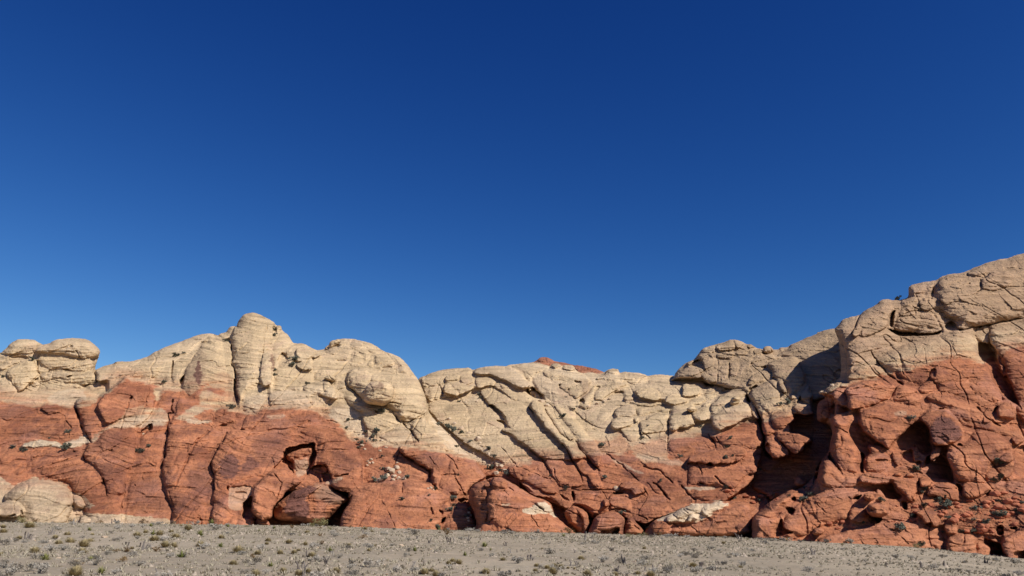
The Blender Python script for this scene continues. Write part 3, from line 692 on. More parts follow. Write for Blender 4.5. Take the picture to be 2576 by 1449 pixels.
LEFT = [
    ('L', 'C 830,1000 900,700 1300,600 1500,620 1900,640 2300,800 2576,1000 2576,1448 D 2400,400 1950,340 1640,170 1480,60 C 1300,1260 830,1250', 4.2, 3, 12),
    # cream upper part
    ('L', 'A 1070,850 1090,790 1180,760 1290,730 1520,700 1640,670 1850,550 2150,440 2420,385 2490,410 2490,480 2300,520 2250,650 2130,750 2080,850 2000,950 1950,970 1870,950 1600,890 1400,890 1200,900', 1, 5, 16),
    ('L', 'A 1070,850 1080,815 1120,800 1250,760 1500,712 1480,780 1300,870 1140,940 1090,900', 3.5, 3.5, 7), ('L', 'A 1300,720 1340,700 1520,700 1500,720 1360,735', 4, 2, 3), ('C', 'A 1070,830 1110,850 1120,900 1140,945 1090,900', 2.5),
    ('L', 'A 1480,780 1600,740 1800,700 1860,720 1870,760 1820,850 1700,900 1500,870 1330,880', 4, 2.5, 8), ('K', 'A 1840,560 1700,640 1500,790', .6, 1.5), ('C', 'A 1960,700 1990,700 1975,800 1960,940 1945,930', 2.5),
    ('L', 'A 1970,690 2150,620 2290,560 2230,680 2110,800 2090,840 2040,930 1965,950 1970,800', 3, 3, 7), ('C', 'A 2040,930 2100,860 2115,880 2090,980', 4),
    ('L', 'A 2110,800 2200,680 2300,520 2400,460 C -0,500 100,420 200,420 290,470 340,560 360,650 380,760 385,880 400,1000 400,1080 350,1180 150,1260 -50,1260 A 2140,1150 2080,1000', 3, 6, 20),
    ('L', 'C 345,560 340,480 400,320 430,260 470,190 540,150 620,145 700,170 760,205 850,250 870,290 830,330 830,410 820,600 830,760 820,960 700,1000 600,1050 480,1180 440,1240 400,1150 400,900 385,780', 4, 8, 24),
    ('K', 'C 345,520 360,650 385,780 400,900 400,1000', .9, 5), ('C', 'C 380,900 420,920 430,1060 440,1230 410,1230 395,1080', 3.5), ('K', 'C 770,280 740,470 720,600 690,790 670,980', .6, 1.6), ('K', 'C 440,620 700,600 830,600', .5, .8), ('K', 'C 430,240 560,230 640,250', .5, .8),
    ('L', 'C 690,790 720,610 820,600 830,760 820,960 720,990 680,900', 11, 2.2, 6), ('L', 'C 840,420 940,350 1000,390 1040,450 1070,495 1000,560 880,620 825,600', 4, 3.5, 9), ('L', 'C 865,290 930,293 937,345 880,350', 4, 2.5, 4), ('C', 'C 825,310 865,300 880,350 860,410 830,400', 3),
    ('L', 'C 215,405 230,385 300,370 345,300 400,300 410,330 350,430 280,450', 1, 3, 5), ('C', 'C 280,440 340,430 350,520 320,500', 3),
    ('L', 'C 950,580 1070,500 1200,495 1260,535 1340,580 1430,650 1460,760 1460,840 1350,900 1250,930 1220,800 1100,720 1000,700', 4, 5, 12), ('L', 'C 1080,560 1140,540 1250,560 1340,600 1420,650 1200,690 1100,640', 9, 1.5, 4),
    ('C', 'C 890,650 940,590 980,640 1000,700 960,760 890,800', 2.2), ('C', 'C 1020,720 1080,690 1170,700 1160,715 1060,770', 1.5), ('L', 'C 830,620 900,640 890,700 880,790 835,780', 6, 2, 4),
    ('L', 'C 870,920 940,830 1080,780 1200,720 1320,780 1340,830 1250,930 1200,960 960,1020 830,1020', 5, 5, 11), ('L', 'C 1090,740 1200,720 1310,780 1220,810 1120,780', 10, 1.2, 4),
    ('L', 'C 1440,700 1470,720 1700,720 1870,740 1870,780 1660,870 1600,930 1480,850', 3, 3.5, 7), ('L', 'C 1380,600 1500,540 1700,510 1770,570 1740,660 1700,710 1560,690 1440,700', 3, 5, 10),
    ('L', 'C 1560,520 1610,460 1700,440 1740,455 1700,510', 3.5, 2.5, 4), ('L', 'C 1710,510 1740,455 1860,470 1850,550 1780,555', 3.5, 2.5, 4), ('L', 'C 1850,550 1870,475 1960,500 2030,530 2040,555', 3, 2, 4),
    ('L', 'C 1700,710 1745,660 1780,570 1850,640 1870,730', 5, 3, 7), ('C', 'C 1540,685 1680,680 1680,700 1580,705', 1.8), ('C', 'C 2080,765 2200,755 2200,785 2100,785', 1.8), ('C', 'C 1990,775 2060,765 2040,795', 1.5),
    ('L', 'C 1790,560 1900,560 1960,640 1880,730 1850,640', 4, 3.5, 7), ('L', 'C 1990,640 2140,610 2230,700 2220,760 2000,750', 5, 3.5, 7), ('L', 'C 1900,560 2050,556 2130,600 1970,640', 4, 3, 5), ('L', 'C 2140,615 2200,615 2290,650 2380,750 2420,820 2420,880 2270,860 2240,700', 4, 4.5, 9), ('L', 'C 2000,780 2230,760 2260,850 2200,850 1940,820', 5, 2.5, 5), ('L', 'C 1890,740 1970,660 1990,740 1960,770', 5, 2, 4),
    ('L', 'C 1660,930 1680,850 1760,780 1900,770 2050,830 2260,860 2430,890 2490,920 2550,1020 2600,1150 2600,1330 2300,1400 2230,1330 2100,1220 1900,1200 1700,1000', 5, 9, 24),
    ('L', 'C 1680,870 1760,790 1900,790 1930,830 1900,900 1850,950 1740,960 1680,920', 9.5, 3.5, 8), ('K', 'C 1930,930 2060,930 2190,940 2220,1000', .6, 1.5), ('K', 'C 1660,920 1720,1010 1850,1130', .8, 3),
    ('L', 'C 1540,980 1660,900 1680,930 1700,1000 1850,1120 1870,1170 1950,1200 2000,1280 1950,1320 1750,1250 1620,1120', 6, 4, 9), ('C', 'C 2000,1260 2060,1280 2100,1310 2010,1300', 3), ('K', 'C 2230,1330 2300,1400 2430,1390 2560,1310', .8, 3), ('K', 'C 2150,1170 2300,1190', .6, 1.5),
    ('L', 'C 560,1100 700,1060 830,1090 960,1030 1180,1000 1200,960 1340,930 1480,920 1540,990 1590,1130 1500,1150 1420,1190 1300,1280 1050,1230 850,1220 700,1260 650,1290 480,1260 490,1150', 6, 4, 12),
    ('L', 'C 770,1110 840,1045 1000,1030 1200,1100 1280,1180 1280,1230 1050,1220 850,1220', 9, 3.5, 9), ('L', 'C 1170,1030 1200,970 1340,930 1480,920 1540,990 1590,1130 1480,1140 1390,1080', 9, 3.5, 9), ('L', 'C 960,1020 1000,980 1150,960 1190,1000 1160,1050 1000,1030', 8, 2.5, 5), ('K', 'C 770,1130 690,1220 660,1290', .5, 1.2), ('K', 'C 1210,1110 1290,1200', .5, 1.2),
    # rubble chute and pale slabs below the big dome
    ('L', 'D 1480,50 1800,0 1870,130 1890,220 2000,330 1900,320 1750,300 1640,160', 3, 2.5, 8), ('L', 'D 1830,20 2050,-30 2250,-20 2310,120 2200,160 2000,250 1900,200', 6, 3.5, 8), ('L', 'D 2030,270 2300,150 2400,200 2480,330 2576,400 2300,390 2280,420 2100,330', 6, 3.5, 8),
    ('L', 'D 2400,150 2576,40 E 250,1040 400,1200 560,1400 F 560,300 330,290 150,240 60,240 D 2480,330', 7, 3.5, 8), ('K', 'E 60,1130 270,1060 330,1000', .6, 2), ('K', 'D 2330,130 2420,220 2500,330', .9, 4), ('K', 'D 2200,20 2300,110', .7, 2),
    # red faces, from the left
    ('L', 'A -500,1150 200,1200 440,1220 700,1200 860,1210 900,1350 B 960,200 1040,330 1000,360 830,400 600,390 300,410 100,420 -500,440', 4, 4, 10), ('L', 'A 440,1230 560,1180 700,1210 700,1290 560,1320', 7.2, 1.5, 4), ('K', 'B 750,100 810,160 790,290', .5, 1.5), ('C', 'B 790,150 880,140 890,155 820,170', 1),
    ('L', 'A 860,1180 900,1130 1020,1120 1120,1110 1240,1050 1420,900 1500,890 1620,920 1760,1000 1770,1080 1760,1300 1600,1450 B 1370,170 1200,200 1060,320 1040,340 960,200 930,50', 9, 5, 9),
    ('L', 'A 1110,1180 1160,1110 1420,900 1500,890 1640,920 1760,1000 1770,1080 1700,1260 1500,1330 1200,1420 1160,1330', 12, 2.5, 9, -.04, 0), ('C', 'A 1480,1140 1520,1080 1520,1130 1490,1180', 2), ('K', 'A 1480,1180 1420,1330 1370,1500', .7, 1.5),
    ('L', 'A 1820,1080 1880,1010 2060,1020 2060,1100 1990,1300 1930,1440 B 1925,260 1880,450 1850,640 1560,480 1600,330 1560,170 1750,-40', 8, 3.5, 9), ('C', 'B 1575,330 1590,230 1680,130 1740,120 1745,190 1690,230 1600,310', 3.5), ('K', 'A 1980,1140 1970,1300 B 1930,0 1920,240 1900,420 1860,640', .8, 5),
    ('K', 'A 860,1180 930,1450 B 960,190 1040,330', 1, 4), ('L', 'B 240,392 300,342 500,305 650,320 730,370 745,410 700,402 550,388 330,408', 7.4, 1.8, 3.5), ('L', 'B 745,385 760,335 900,290 1000,270 1045,340 900,380 830,412', 7.4, 1.6, 3.5),
    ('L', 'B -500,460 200,430 270,460 300,550 320,650 310,750 200,800 0,740 -500,720', 7, 3.5, 8), ('L', 'B 290,470 300,410 550,390 720,420 830,410 900,500 1100,640 1170,760 1190,880 1210,950 1400,1000 1400,1500 1000,1500 960,1000 830,900 800,800 600,760 330,750', 7, 5, 12), ('K', 'B 430,640 620,590 740,550 880,500', .5, 1.2), ('K', 'B 380,520 560,465', .5, 1.2),
    ('L', 'B 1090,340 1200,200 1320,175 1420,190 1560,170 1560,480 1520,600 1430,800 1400,960 1210,950 1180,800 1130,680 1070,600 980,560 960,460 1000,370', 10, 4, 10), ('C', 'B 960,440 980,540 1040,580 1000,590 960,540', 2), ('C', 'B 1160,410 1190,440 1170,450', 1.2), ('C', 'B 1220,440 1290,400 1260,470', 1.4),
    ('L', 'B 1420,960 1430,830 1560,500 1850,640 1830,740 1900,900 1990,1080 1950,1500 1390,1500 1390,1180', 9, 3.5, 11), ('K', 'B 1180,760 1200,860 1215,950', .7, 2.5), ('K', 'B 1430,830 1410,980 1390,1090', .6, 2), ('C', 'B 1530,820 1560,840 1540,860', 1.2),
    ('L', 'B 1850,640 1920,260 1930,140 2100,140 2440,160 D 150,150 300,250 200,420 130,580 160,700 170,880 100,1550 B 1900,1550 1990,1080 1900,940', 10, 5.5, 16), ('K', 'B 2430,180 2250,330 2080,650 2000,870', 1.6, 2.2), ('K', 'D 320,240 200,420 130,590 165,740 165,880', .7, 3), ('K', 'B 1930,900 1990,1080', .6, 1.5),
    ('L', 'A 2060,1100 2150,1150 2440,1180 2450,1440 B 2440,160 2100,140 1930,140 1990,40', 9, 3, 8), ('L', 'D 0,20 150,0 155,160 0,140', 9.5, 2.5, 4), ('L', 'C 160,1270 250,1240 380,1280 390,1420 D 390,115 330,120 200,120 160,160', 9.5, 2.5, 4), ('C', 'D 190,160 250,120 330,130 270,180', 1.5), ('L', 'C 395,1300 560,1290 600,1330 D 500,120 460,200 400,130', 9, 2.5, 5),
    ('L', 'C 600,1310 680,1250 900,1220 1100,1215 1250,1250 1350,1290 1410,1350 D 1400,40 1300,100 1180,130 1080,200 1070,260 900,240 620,220 460,200 500,100 560,0', 11, 4, 11), ('C', 'D 455,190 500,180 520,205 460,210', 2), ('K', 'D 600,120 780,110', .5, 1), ('K', 'D 1080,240 1120,160 1250,100', .7, 1.5),
    ('L', 'D 1080,240 1180,130 1300,100 1480,70 1570,70 1620,110 1640,180 1700,280 1750,340 1790,450 1860,560 1870,660 1830,800 1740,920 1690,920 1500,860 1500,740 1320,580 1325,340 1300,340', 12, 5, 11),
    ('L', 'D 130,580 200,400 320,240 460,205 700,220 1070,260 1060,330 1325,330 1340,600 1500,760 1500,900 830,900 640,900 600,1100 650,1500 100,1500 160,880 170,730', 12.5, 4, 14), ('C', 'D 300,850 330,840 330,960 300,940', 1.5), ('K', 'D 1310,260 1325,345', .5, 1.5), ('K', 'D 1330,440 1450,420 1760,430', .6, 1.5), ('C', 'D 1500,730 1620,720 1710,690 1700,720 1560,760', 2),
    ('L', 'B -500,650 300,760 1000,900 1400,900 2000,1000 2060,1450 -500,1450', 6.5, 2, 8),
    # the alcove
    ('C', 'D 955,430 1050,390 1200,360 1310,345 1325,400 1330,480 1310,590 1250,660 1190,790 1070,720 1000,600', 6.5), ('C', 'D 825,650 940,520 955,430 1000,560 1010,600 1050,650 1075,705 950,648', 5.5),
    ('C', 'D 1190,775 1240,660 1310,590 1460,595 1500,690 1512,775 1400,795 1290,805', 5), ('A', 'D 1290,640 1340,610 1460,600 1480,690 1300,690', 1.5, 2), ('A', 'D 1370,690 1395,690 1400,790 1385,780', 2, 1),
    ('L', 'D 590,1050 600,900 640,810 840,660 950,650 1000,660 1070,740 1200,800 1000,880 920,1000 850,1070 810,1200 700,1240 640,1190 610,1150', 16.5, 5, 8, -.06, 0), ('C', 'D 465,1210 500,1040 590,930 605,1010 595,1140 650,1200 700,1240 620,1250 560,1195', 4.5), ('K', 'D 840,690 930,800 920,860 830,1130', .6, 2),
    ('C', 'D 320,900 340,850 540,830 610,850 590,920 510,1030 460,1130 320,1090', 1.0), ('C', 'D 400,905 540,895 545,980 535,920 410,925', 1.0),
    # broad red mound and the ridges right of the chute
    ('L', 'D 1800,560 1700,270 1900,320 2100,330 2280,420 2400,490 2500,600 2576,680 2576,770 2300,790 1900,820 1870,660', 9, 2, 8),
    ('L', 'D 1590,1330 1640,1150 1700,1000 1760,900 1900,820 2100,800 2300,790 F 20,700 40,640 280,640 310,700 560,790 580,850 470,960 490,1040 470,1150 420,1300 0,1300 D 2300,1500 1600,1500', 14, 6, 15), ('K', 'D 2320,820 2310,910', .7, 2.5), ('K', 'D 2150,1140 2230,1310', .5, 1.6), ('C', 'F 345,940 370,930 370,1020 420,1040 350,1045', 2), ('C', 'F 450,960 500,980 490,1040 460,1020', 3),
    ('C', 'D 1430,1270 1560,1100 1700,980 1745,935 1720,1000 1640,1150 1600,1330', 3.7), ('L', 'F 470,1260 490,1100 560,960 680,920 760,905 800,960 880,1130 860,1260', 14, 4.5, 9), ('C', 'F 460,1150 480,1070 530,1050 500,1130', 4),
    ('L', 'D 2290,390 2400,380 2576,420 F 150,240 330,290 600,330 800,380 905,415 880,440 960,560 1000,600 850,680 790,740 740,830 560,790 480,620 300,480 0,320', 11, 4.5, 10), ('K', 'F 0,310 190,440 340,520', 1, 4), ('K', 'F 340,360 390,440', .6, 2), ('K', 'F 520,330 630,430 670,520', .6, 2), ('C', 'F 620,355 760,380 900,405 890,435 860,420', 1.5),
    ('L', 'F 340,540 450,560 560,600 640,620 700,800 580,790 410,700', 14, 3.5, 6), ('K', 'F 340,540 350,640 410,700', .9, 4), ('K', 'F 460,570 640,570', .6, 2), ('K', 'F 650,620 700,720 740,800', .7, 3), ('C', 'F 650,850 740,830 780,850 780,910 700,915', 4),
]
o = rock('pinnacle_hill', 'A -500,1080 0,1050 600,1000 1000,960 1080,880 1085,800 1180,760 1290,730 1340,702 1520,702 1640,670 1850,550 2000,500 2150,440 2300,390 2420,385 2490,410 C 80,390 160,390 210,408 230,385 300,370 345,302 400,300 418,305 430,260 470,190 540,150 620,145 700,170 760,205 850,250 868,288 930,294 940,350 1000,390 1040,450 1070,496 1200,495 1260,535 1340,580 1430,562 1432,540 1480,512 1490,470 1580,446 1700,440 1780,450 1860,470 1960,500 2030,530 2050,555 2130,600 2200,615 2290,650 2380,750 2430,820 2490,900 2540,1000 2576,1080 '
         'E 290,800 320,960 335,1010 420,1110 600,1290 700,1400 F 700,250 800,370 905,412 900,440 1000,590 1200,800 1000,1300 P 560,566 0,566 -100,566', 142, 1.1, LEFT, Tb=5, Rb=7, thick=25, tilt=-5, facet=.38, rough=.85, joint_depth=0.5, close=11)
tag(o, 'tall sandstone hill with cream domes and a pinnacle over red walls, left half', 'hill', kind='structure')
CLIFF = [
    ('L', 'J 420,600 600,430 900,330 1500,200 2100,150 2330,590 2576,900 3000,900 K 3000,1600 100,1600 -300,1200 -100,700 200,420 230,200 J 350,1100 400,800', 10.5, 3, 9),
    ('L', 'I 400,910 470,820 530,780 690,750 760,690 880,630 940,570 1060,575 1085,680 1030,760 1010,880 1050,930 1150,980 1140,1040 1050,1100 870,1250 700,1320 560,1448 540,1100 440,980', 4, 6, 16),
    ('L', 'I 690,750 760,690 880,630 1040,600 1080,680 1020,800 1000,900 760,1000 620,950 660,850', 9, 2.5, 8), ('K', 'I 690,760 650,860 610,960', .8, 2.5), ('L', 'I 600,960 650,880 720,870 710,960 640,1000', 11, 2, 4), ('K', 'I 680,1190 1050,1090', .5, 1.2), ('K', 'I 820,1160 860,1260', .6, 2),
    ('L', 'I 1070,880 1100,760 1130,680 1180,580 1260,540 1510,540 1580,650 1690,830 1650,900 1500,930 1300,930 1100,920', 5, 6, 12, 0, -.03), ('L', 'I 1360,600 1400,560 1500,540 1560,610 1540,680 1420,690', 10, 2.5, 6), ('K', 'I 1110,780 1280,700 1410,690', .6, 1.8), ('K', 'I 1130,690 1280,630 1380,680', .5, 1.2),
    ('C', 'I 1000,900 1170,930 1500,960 1600,930 1650,920 1560,985 1400,990 1160,990 1060,950', 5), ('W', 'I 1020,880 1035,740 1100,670 1085,780 1075,890', 4.48), ('L', 'I 1150,1010 1300,960 1450,985 1440,1020 1250,1040', 3, 2, 4), ('C', 'I 1660,860 1760,810 1850,920 1800,950 1680,930', 3),
    ('L', 'I 1255,430 1290,400 1400,375 1580,345 1550,440 1500,530 1270,530', 5, 4, 8), ('K', 'I 1555,370 1530,460 1510,560', 1, 4),
    ('L', 'I 1520,540 1600,350 1750,270 1890,260 2200,130 2500,55 3200,-100 3200,700 2576,780 2200,850 1900,920 1830,920 1750,800 1690,780 1590,650', 5, 10, 28),
    ('L', 'I 1580,360 1750,275 1890,262 1960,310 1850,400 1760,470 1620,470', 9.5, 3.5, 8), ('L', 'I 1900,265 2100,170 2170,250 2080,330 1980,300', 11, 3, 7), ('L', 'I 1760,460 1860,400 1980,420 2080,440 1990,520 1860,530', 12, 2, 5), ('L', 'I 2080,350 2200,240 2400,250 2450,400 2250,470 2090,450', 14, 3, 7), ('L', 'I 1590,560 1640,490 1780,470 1850,560 1700,640', 12, 2.5, 6), ('C', 'I 1870,400 1960,370 1960,400', 1.5), ('K', 'I 2080,340 2080,460 2010,520', .6, 1.6),
    ('K', 'I 1840,920 2200,850 2576,775 3000,700', .9, 5),
    ('L', 'I 1870,930 2200,860 2576,790 3200,700 3200,1000 2500,1080 2200,1010 2180,1080 2100,1060 2000,1010', 4, 3.5, 7),
    ('L', 'I 2170,970 2200,890 2400,850 2576,820 3200,720 3200,1448 J 3200,700 2640,760 2560,620 2480,560 2400,380 2350,200 I 2300,1200 2200,1080', 7, 5, 12, .03, 0),
    ('W', 'I 2040,1040 2170,1070 2210,1150 2280,1250 2330,1448 J 2400,300 2520,600 2560,700 2520,640 2360,560 2240,400 2140,150 I 2080,1200', 4.48),
    ('L', 'I 860,1250 1000,1150 1200,1090 1500,1000 1700,960 1800,910 1930,960 2020,1030 2035,1150 2115,1300 J 2130,130 2240,330 2340,590 2200,640 2050,650 1750,530 1600,470 1420,540 1340,480 1180,400 1050,290 950,200 860,120', 7, 7, 20),
    ('L', 'J 1490,300 1520,220 1600,170 1800,160 2000,200 2120,160 2320,590 2100,680 1900,560 1600,480 1560,370', 12, 4, 11), ('C', 'J 1480,300 1510,220 1570,200 1560,330', 2.5), ('L', 'J 1340,440 1450,350 1550,340 1590,460 1420,520', 13, 3, 6),
    ('K', 'J 860,100 950,190 1020,280 1180,400', 1.1, 4), ('K', 'I 1160,1200 1200,1448', .6, 1.6), ('K', 'I 1440,1130 1460,1300', .5, 1.2), ('K', 'I 1740,1060 1800,1200 1960,1230', .5, 1.2), ('L', 'I 560,1448 700,1320 900,1320 1000,1400 J 960,280 880,310 700,350 560,340', 7, 3.5, 8),
    ('L', 'J 530,430 620,400 880,330 960,370 970,400 1120,400 1020,570 800,650 600,690 570,650', 13, 4.5, 7), ('K', 'J 590,450 800,410 960,390', .6, 1.6), ('C', 'J 990,575 1050,520 1130,405 1100,500 1040,580', 2), ('L', 'J 370,510 430,430 530,440 550,615 450,610', 10, 3, 6), ('L', 'J 310,420 360,370 460,360 470,420 380,490 320,470', 8, 2.5, 4), ('L', 'J 220,490 320,470 340,510 260,540', 8, 2, 3), ('L', 'J 470,400 550,390 540,430 480,440', 9, 1.5, 3),
    ('L', 'J 1050,560 1130,400 1200,400 1340,490 1420,540 1380,650 1200,620 1100,600', 13, 3.5, 8), ('K', 'J 1130,570 1340,480', .5, 1),
    ('L', 'J 680,800 700,740 800,660 1020,590 1380,660 1440,700 1380,780 1220,920 1060,1070 1030,1150 870,1020 730,940', 14, 5, 10), ('K', 'J 600,690 840,640 1010,570', .8, 2.5), ('L', 'J 1420,540 1600,480 2050,660 2330,900 2576,980 2576,1060 2400,1000 2200,960 1880,900 1750,740 1640,660', 13, 4, 11), ('C', 'J 1500,690 1640,655 1660,670 1540,710', 2),
    ('K', 'J 2050,660 2150,780 2300,870', .9, 2.5), ('L', 'J 2250,700 2320,600 2450,590 2480,700 2470,790 2300,780', 14, 4, 6), ('C', 'J 2230,680 2300,620 2270,760 2240,740', 2.5), ('L', 'J 2330,600 2300,450 2260,400 2340,400 2400,520 2440,600', 8, 3, 5),
    ('L', 'J 1380,780 1460,700 1640,670 1780,760 1860,900 1880,1000 1750,1080 1560,1110 1500,980 1470,880', 18.5, 3, 8), ('L', 'J 1680,1170 1850,1110 1900,1030 2050,900 2300,980 2400,1060 2400,1150 2280,1240 2200,1300 2100,1448 K 2160,400 1830,370 1760,250 1690,100', 15, 6, 12), ('C', 'J 1800,1100 1840,1060 1890,1090 1870,1110', 3),
    ('W', 'J 1030,1150 1060,1070 1220,920 1390,790 1480,900 1510,1060 1540,1180 1440,1220 1310,1110 1200,1170 1060,1160', 3.86), ('M', 'J 1310,1105 1350,1105 1440,1270 1400,1320 1310,1230', 11, 3, 4), ('C', 'J 1180,1180 1300,1120 1320,1300 1400,1400 K 1400,120 1280,170 1180,100', 2.5), ('W', 'J 1450,1230 1540,1190 1500,1290 1420,1340', 4.48), ('M', 'J 1500,1210 1560,1120 1660,1110 1620,1200 1550,1290 1500,1270', 15, 2, 4),
    ('W', 'K 1380,220 1560,90 1640,60 1740,200 1790,380 1700,350 1540,340 1440,290', 3.52),
    ('W', 'J 560,700 700,690 720,800 680,830 740,950 870,1030 1030,1150 960,1110 830,1080 780,1090 830,1180 740,1260 690,1180 640,1090 560,950 600,800', 3.68), ('W', 'J 420,580 450,610 570,660 600,700 490,740 390,740 330,690', 3.68),
    ('L', 'J 340,1050 400,900 370,750 490,740 500,790 600,800 550,940 640,1090 680,1180 660,1330 K 690,20 660,200 680,280 500,270 420,150 350,10', 12, 5, 8), ('K', 'J 420,880 550,945', .6, 2), ('K', 'J 350,1220 420,1330 500,1420', .9, 4),
    ('L', 'J 740,1250 830,1180 770,1090 830,1075 930,1110 1070,1220 1080,1290 980,1400 K 900,290 770,260 740,150', 12, 4.5, 8), ('C', 'J 850,1260 950,1245 1030,1260 900,1300', 1.5), ('L', 'J 1040,1160 1195,1180 1160,1310 1120,1340 1080,1270', 13, 2.5, 4), ('W', 'K 690,20 760,60 740,150 740,260 700,260 690,150', 4.48), ('L', 'K 960,190 1090,200 1080,270 960,270', 12, 2, 4),
    ('L', 'K 200,330 210,300 270,130 330,110 420,160 500,270 680,300 690,400 620,440 300,430 230,380', 14, 5, 8), ('L', 'K 180,250 215,250 230,380 220,400', 12, 2, 3), ('C', 'K 350,0 420,150 500,270 400,200 330,110', 3),
    ('L', 'K 680,290 800,280 1050,290 1360,330 1380,420 1300,600 1240,580 1100,400 1050,360 1000,400 850,400 690,370', 15, 4, 6), ('K', 'K 1365,330 1380,430', .8, 3), ('W', 'K 700,410 850,410 1000,405 1060,370 1100,450 1190,565 1000,570 960,500 800,480', 3.68),
    ('L', 'K 1370,330 1430,300 1550,370 1480,430 1380,435', 16, 2.5, 4), ('L', 'K 1440,520 1560,380 1780,365 1830,480 1890,595 1720,590 1560,540', 15, 3.5, 7), ('K', 'K 1560,430 1800,450', .6, 1.5), ('C', 'K 1790,380 1870,400 1880,560 1840,480', 3), ('L', 'K 1880,520 1870,400 1950,370 2100,370 2200,440 2120,510 2000,560 1920,570', 16, 3, 6), ('C', 'K 2010,570 2130,510 2200,460 2180,530 2080,570', 2.5),
    ('L', 'K 2160,400 2100,250 2280,170 2460,100 2470,240 2400,330', 15, 3, 6), ('L', 'K 2280,120 2330,50 2440,30 2470,110 2400,150', 17, 2.5, 5), ('W', 'K 2460,0 2580,-60 2800,0 2800,330 2540,310 2470,240', 4.48), ('L', 'J 2400,1000 2576,980 2576,1060 2480,1100', 14, 3, 5), ('L', 'J 2480,630 2800,600 2800,860 2600,880 2510,760', 11, 4, 7),
    # talus and the red mounds at the foot
    ('L', 'K 1240,580 1400,440 1900,590 2200,450 2576,300 3000,300 3000,1100 2300,1000 1700,960 1300,900 1200,740', 14, 3, 20),
    ('L', 'H 1730,1330 1740,1050 1850,960 2130,750 2290,740 2210,840 2180,940 2040,1040 2080,1070 2000,1200 1960,1330', 11, 6, 10), ('K', 'H 1740,1050 1700,1000 1720,950', .7, 2),
    ('L', 'K 0,600 130,560 300,450 480,440 720,490 620,560 580,700 560,800 300,870 180,930 0,1060 H 2070,1330 2090,1060 2240,960 2420,860', 13, 5, 10), ('W', 'H 1980,1300 2010,1150 2080,1050 2100,1190 2240,1230 2060,1280', 4.48), ('W', 'H 2110,950 2180,930 2240,970 2200,1040 2130,1000', 3.68), ('C', 'H 2180,830 2230,810 2260,860 2210,900', 3), ('K', 'K 180,600 300,720 360,740', .6, 1.6), ('K', 'K 400,470 430,540 490,570', .5, 1.2),
    ('L', 'K 555,800 580,690 640,640 740,650 770,800 700,850', 15, 3, 5), ('C', 'K 600,560 640,540 720,520 700,560 620,620', 3),
    ('W', 'K 740,750 850,770 960,790 900,860 820,860 760,820', 4.48), ('L', 'K 200,1060 280,1000 500,950 700,900 960,850 1100,830 1280,820 1300,880 1650,900 1690,960 1680,1220 1200,1220 900,1200 600,1150 200,1140', 16, 4, 10), ('K', 'K 970,860 1010,900 1100,930', .6, 1.6), ('K', 'K 1100,940 1250,1080', .5, 1),
    ('L', 'K 1680,1230 1690,1000 1800,960 1950,970 2030,1040 2040,1280', 17.5, 3.5, 7), ('L', 'K 1660,880 1700,770 1780,760 1810,870 1810,970 1690,960', 17, 3, 5), ('L', 'K 1320,720 1400,690 1650,720 1600,880 1500,880 1400,800', 17, 2.5, 5), ('C', 'K 1440,850 1520,820 1550,890 1500,890', 2.5), ('L', 'K 2020,1250 2030,1050 2130,1090 2200,1130 2180,1290', 17, 3, 6),
    ('W', 'K 2100,1000 2200,1040 2290,1070 2340,1130 2400,1240 2300,1290 2180,1250 2190,1140 2110,1090', 4.48), ('L', 'K 2400,1350 2310,1120 2340,1010 2450,960 2576,850 3000,750 3000,1400', 19, 4, 8), ('W', 'K 2440,1200 2480,1170 2600,1150 2700,1250 2440,1300', 3.68), ('W', 'K 2240,930 2260,880 2340,860 2350,980 2270,990', 3.68), ('C', 'K 2410,890 2500,880 2490,920 2430,920', 3), ('W', 'K 1160,580 1240,600 1250,690 1190,690', 3.68), ('C', 'K 1280,740 1340,730 1370,790 1310,790', 3),
]
o = rock('domed_cliff', 'I 400,905 450,860 470,820 530,780 690,750 760,690 880,630 940,570 1010,560 1060,575 1180,575 1255,537 1252,440 1290,400 1400,375 1580,345 1620,310 1750,270 1890,260 2000,200 2200,130 2400,90 2500,55 2576,45 3200,-200 P 1300,300 1300,610 720,575 H 1730,1250 1735,1060 1850,950 2140,740 2290,730 2400,640 2470,560 2480,480 2540,380 K 190,380 170,250 260,110 J 330,1200 350,1060 385,960 350,850 210,820 200,700 220,600 310,540 220,480 330,430 440,350 480,300 I 480,1200 440,1000', 124, .9, CLIFF, Tb=6, Rb=8, thick=22, tilt=-3, facet=.5, rough=.8, joint_depth=0.8, close=12, soft=2, ragged=.7)
tag(o, 'tall right-hand cliff of cream domes over fractured red walls and talus', 'cliff', kind='structure')

# ------------------------------------------------------------------ separate mounds and blocks at the foot of the hills
def mound(name, outline, Y0, slope, ops, label, cat='rock mound', kind=None, **k):
    o = rock(name, outline, Y0, slope, ops, **k)
    return tag(o, label, cat, kind=kind)


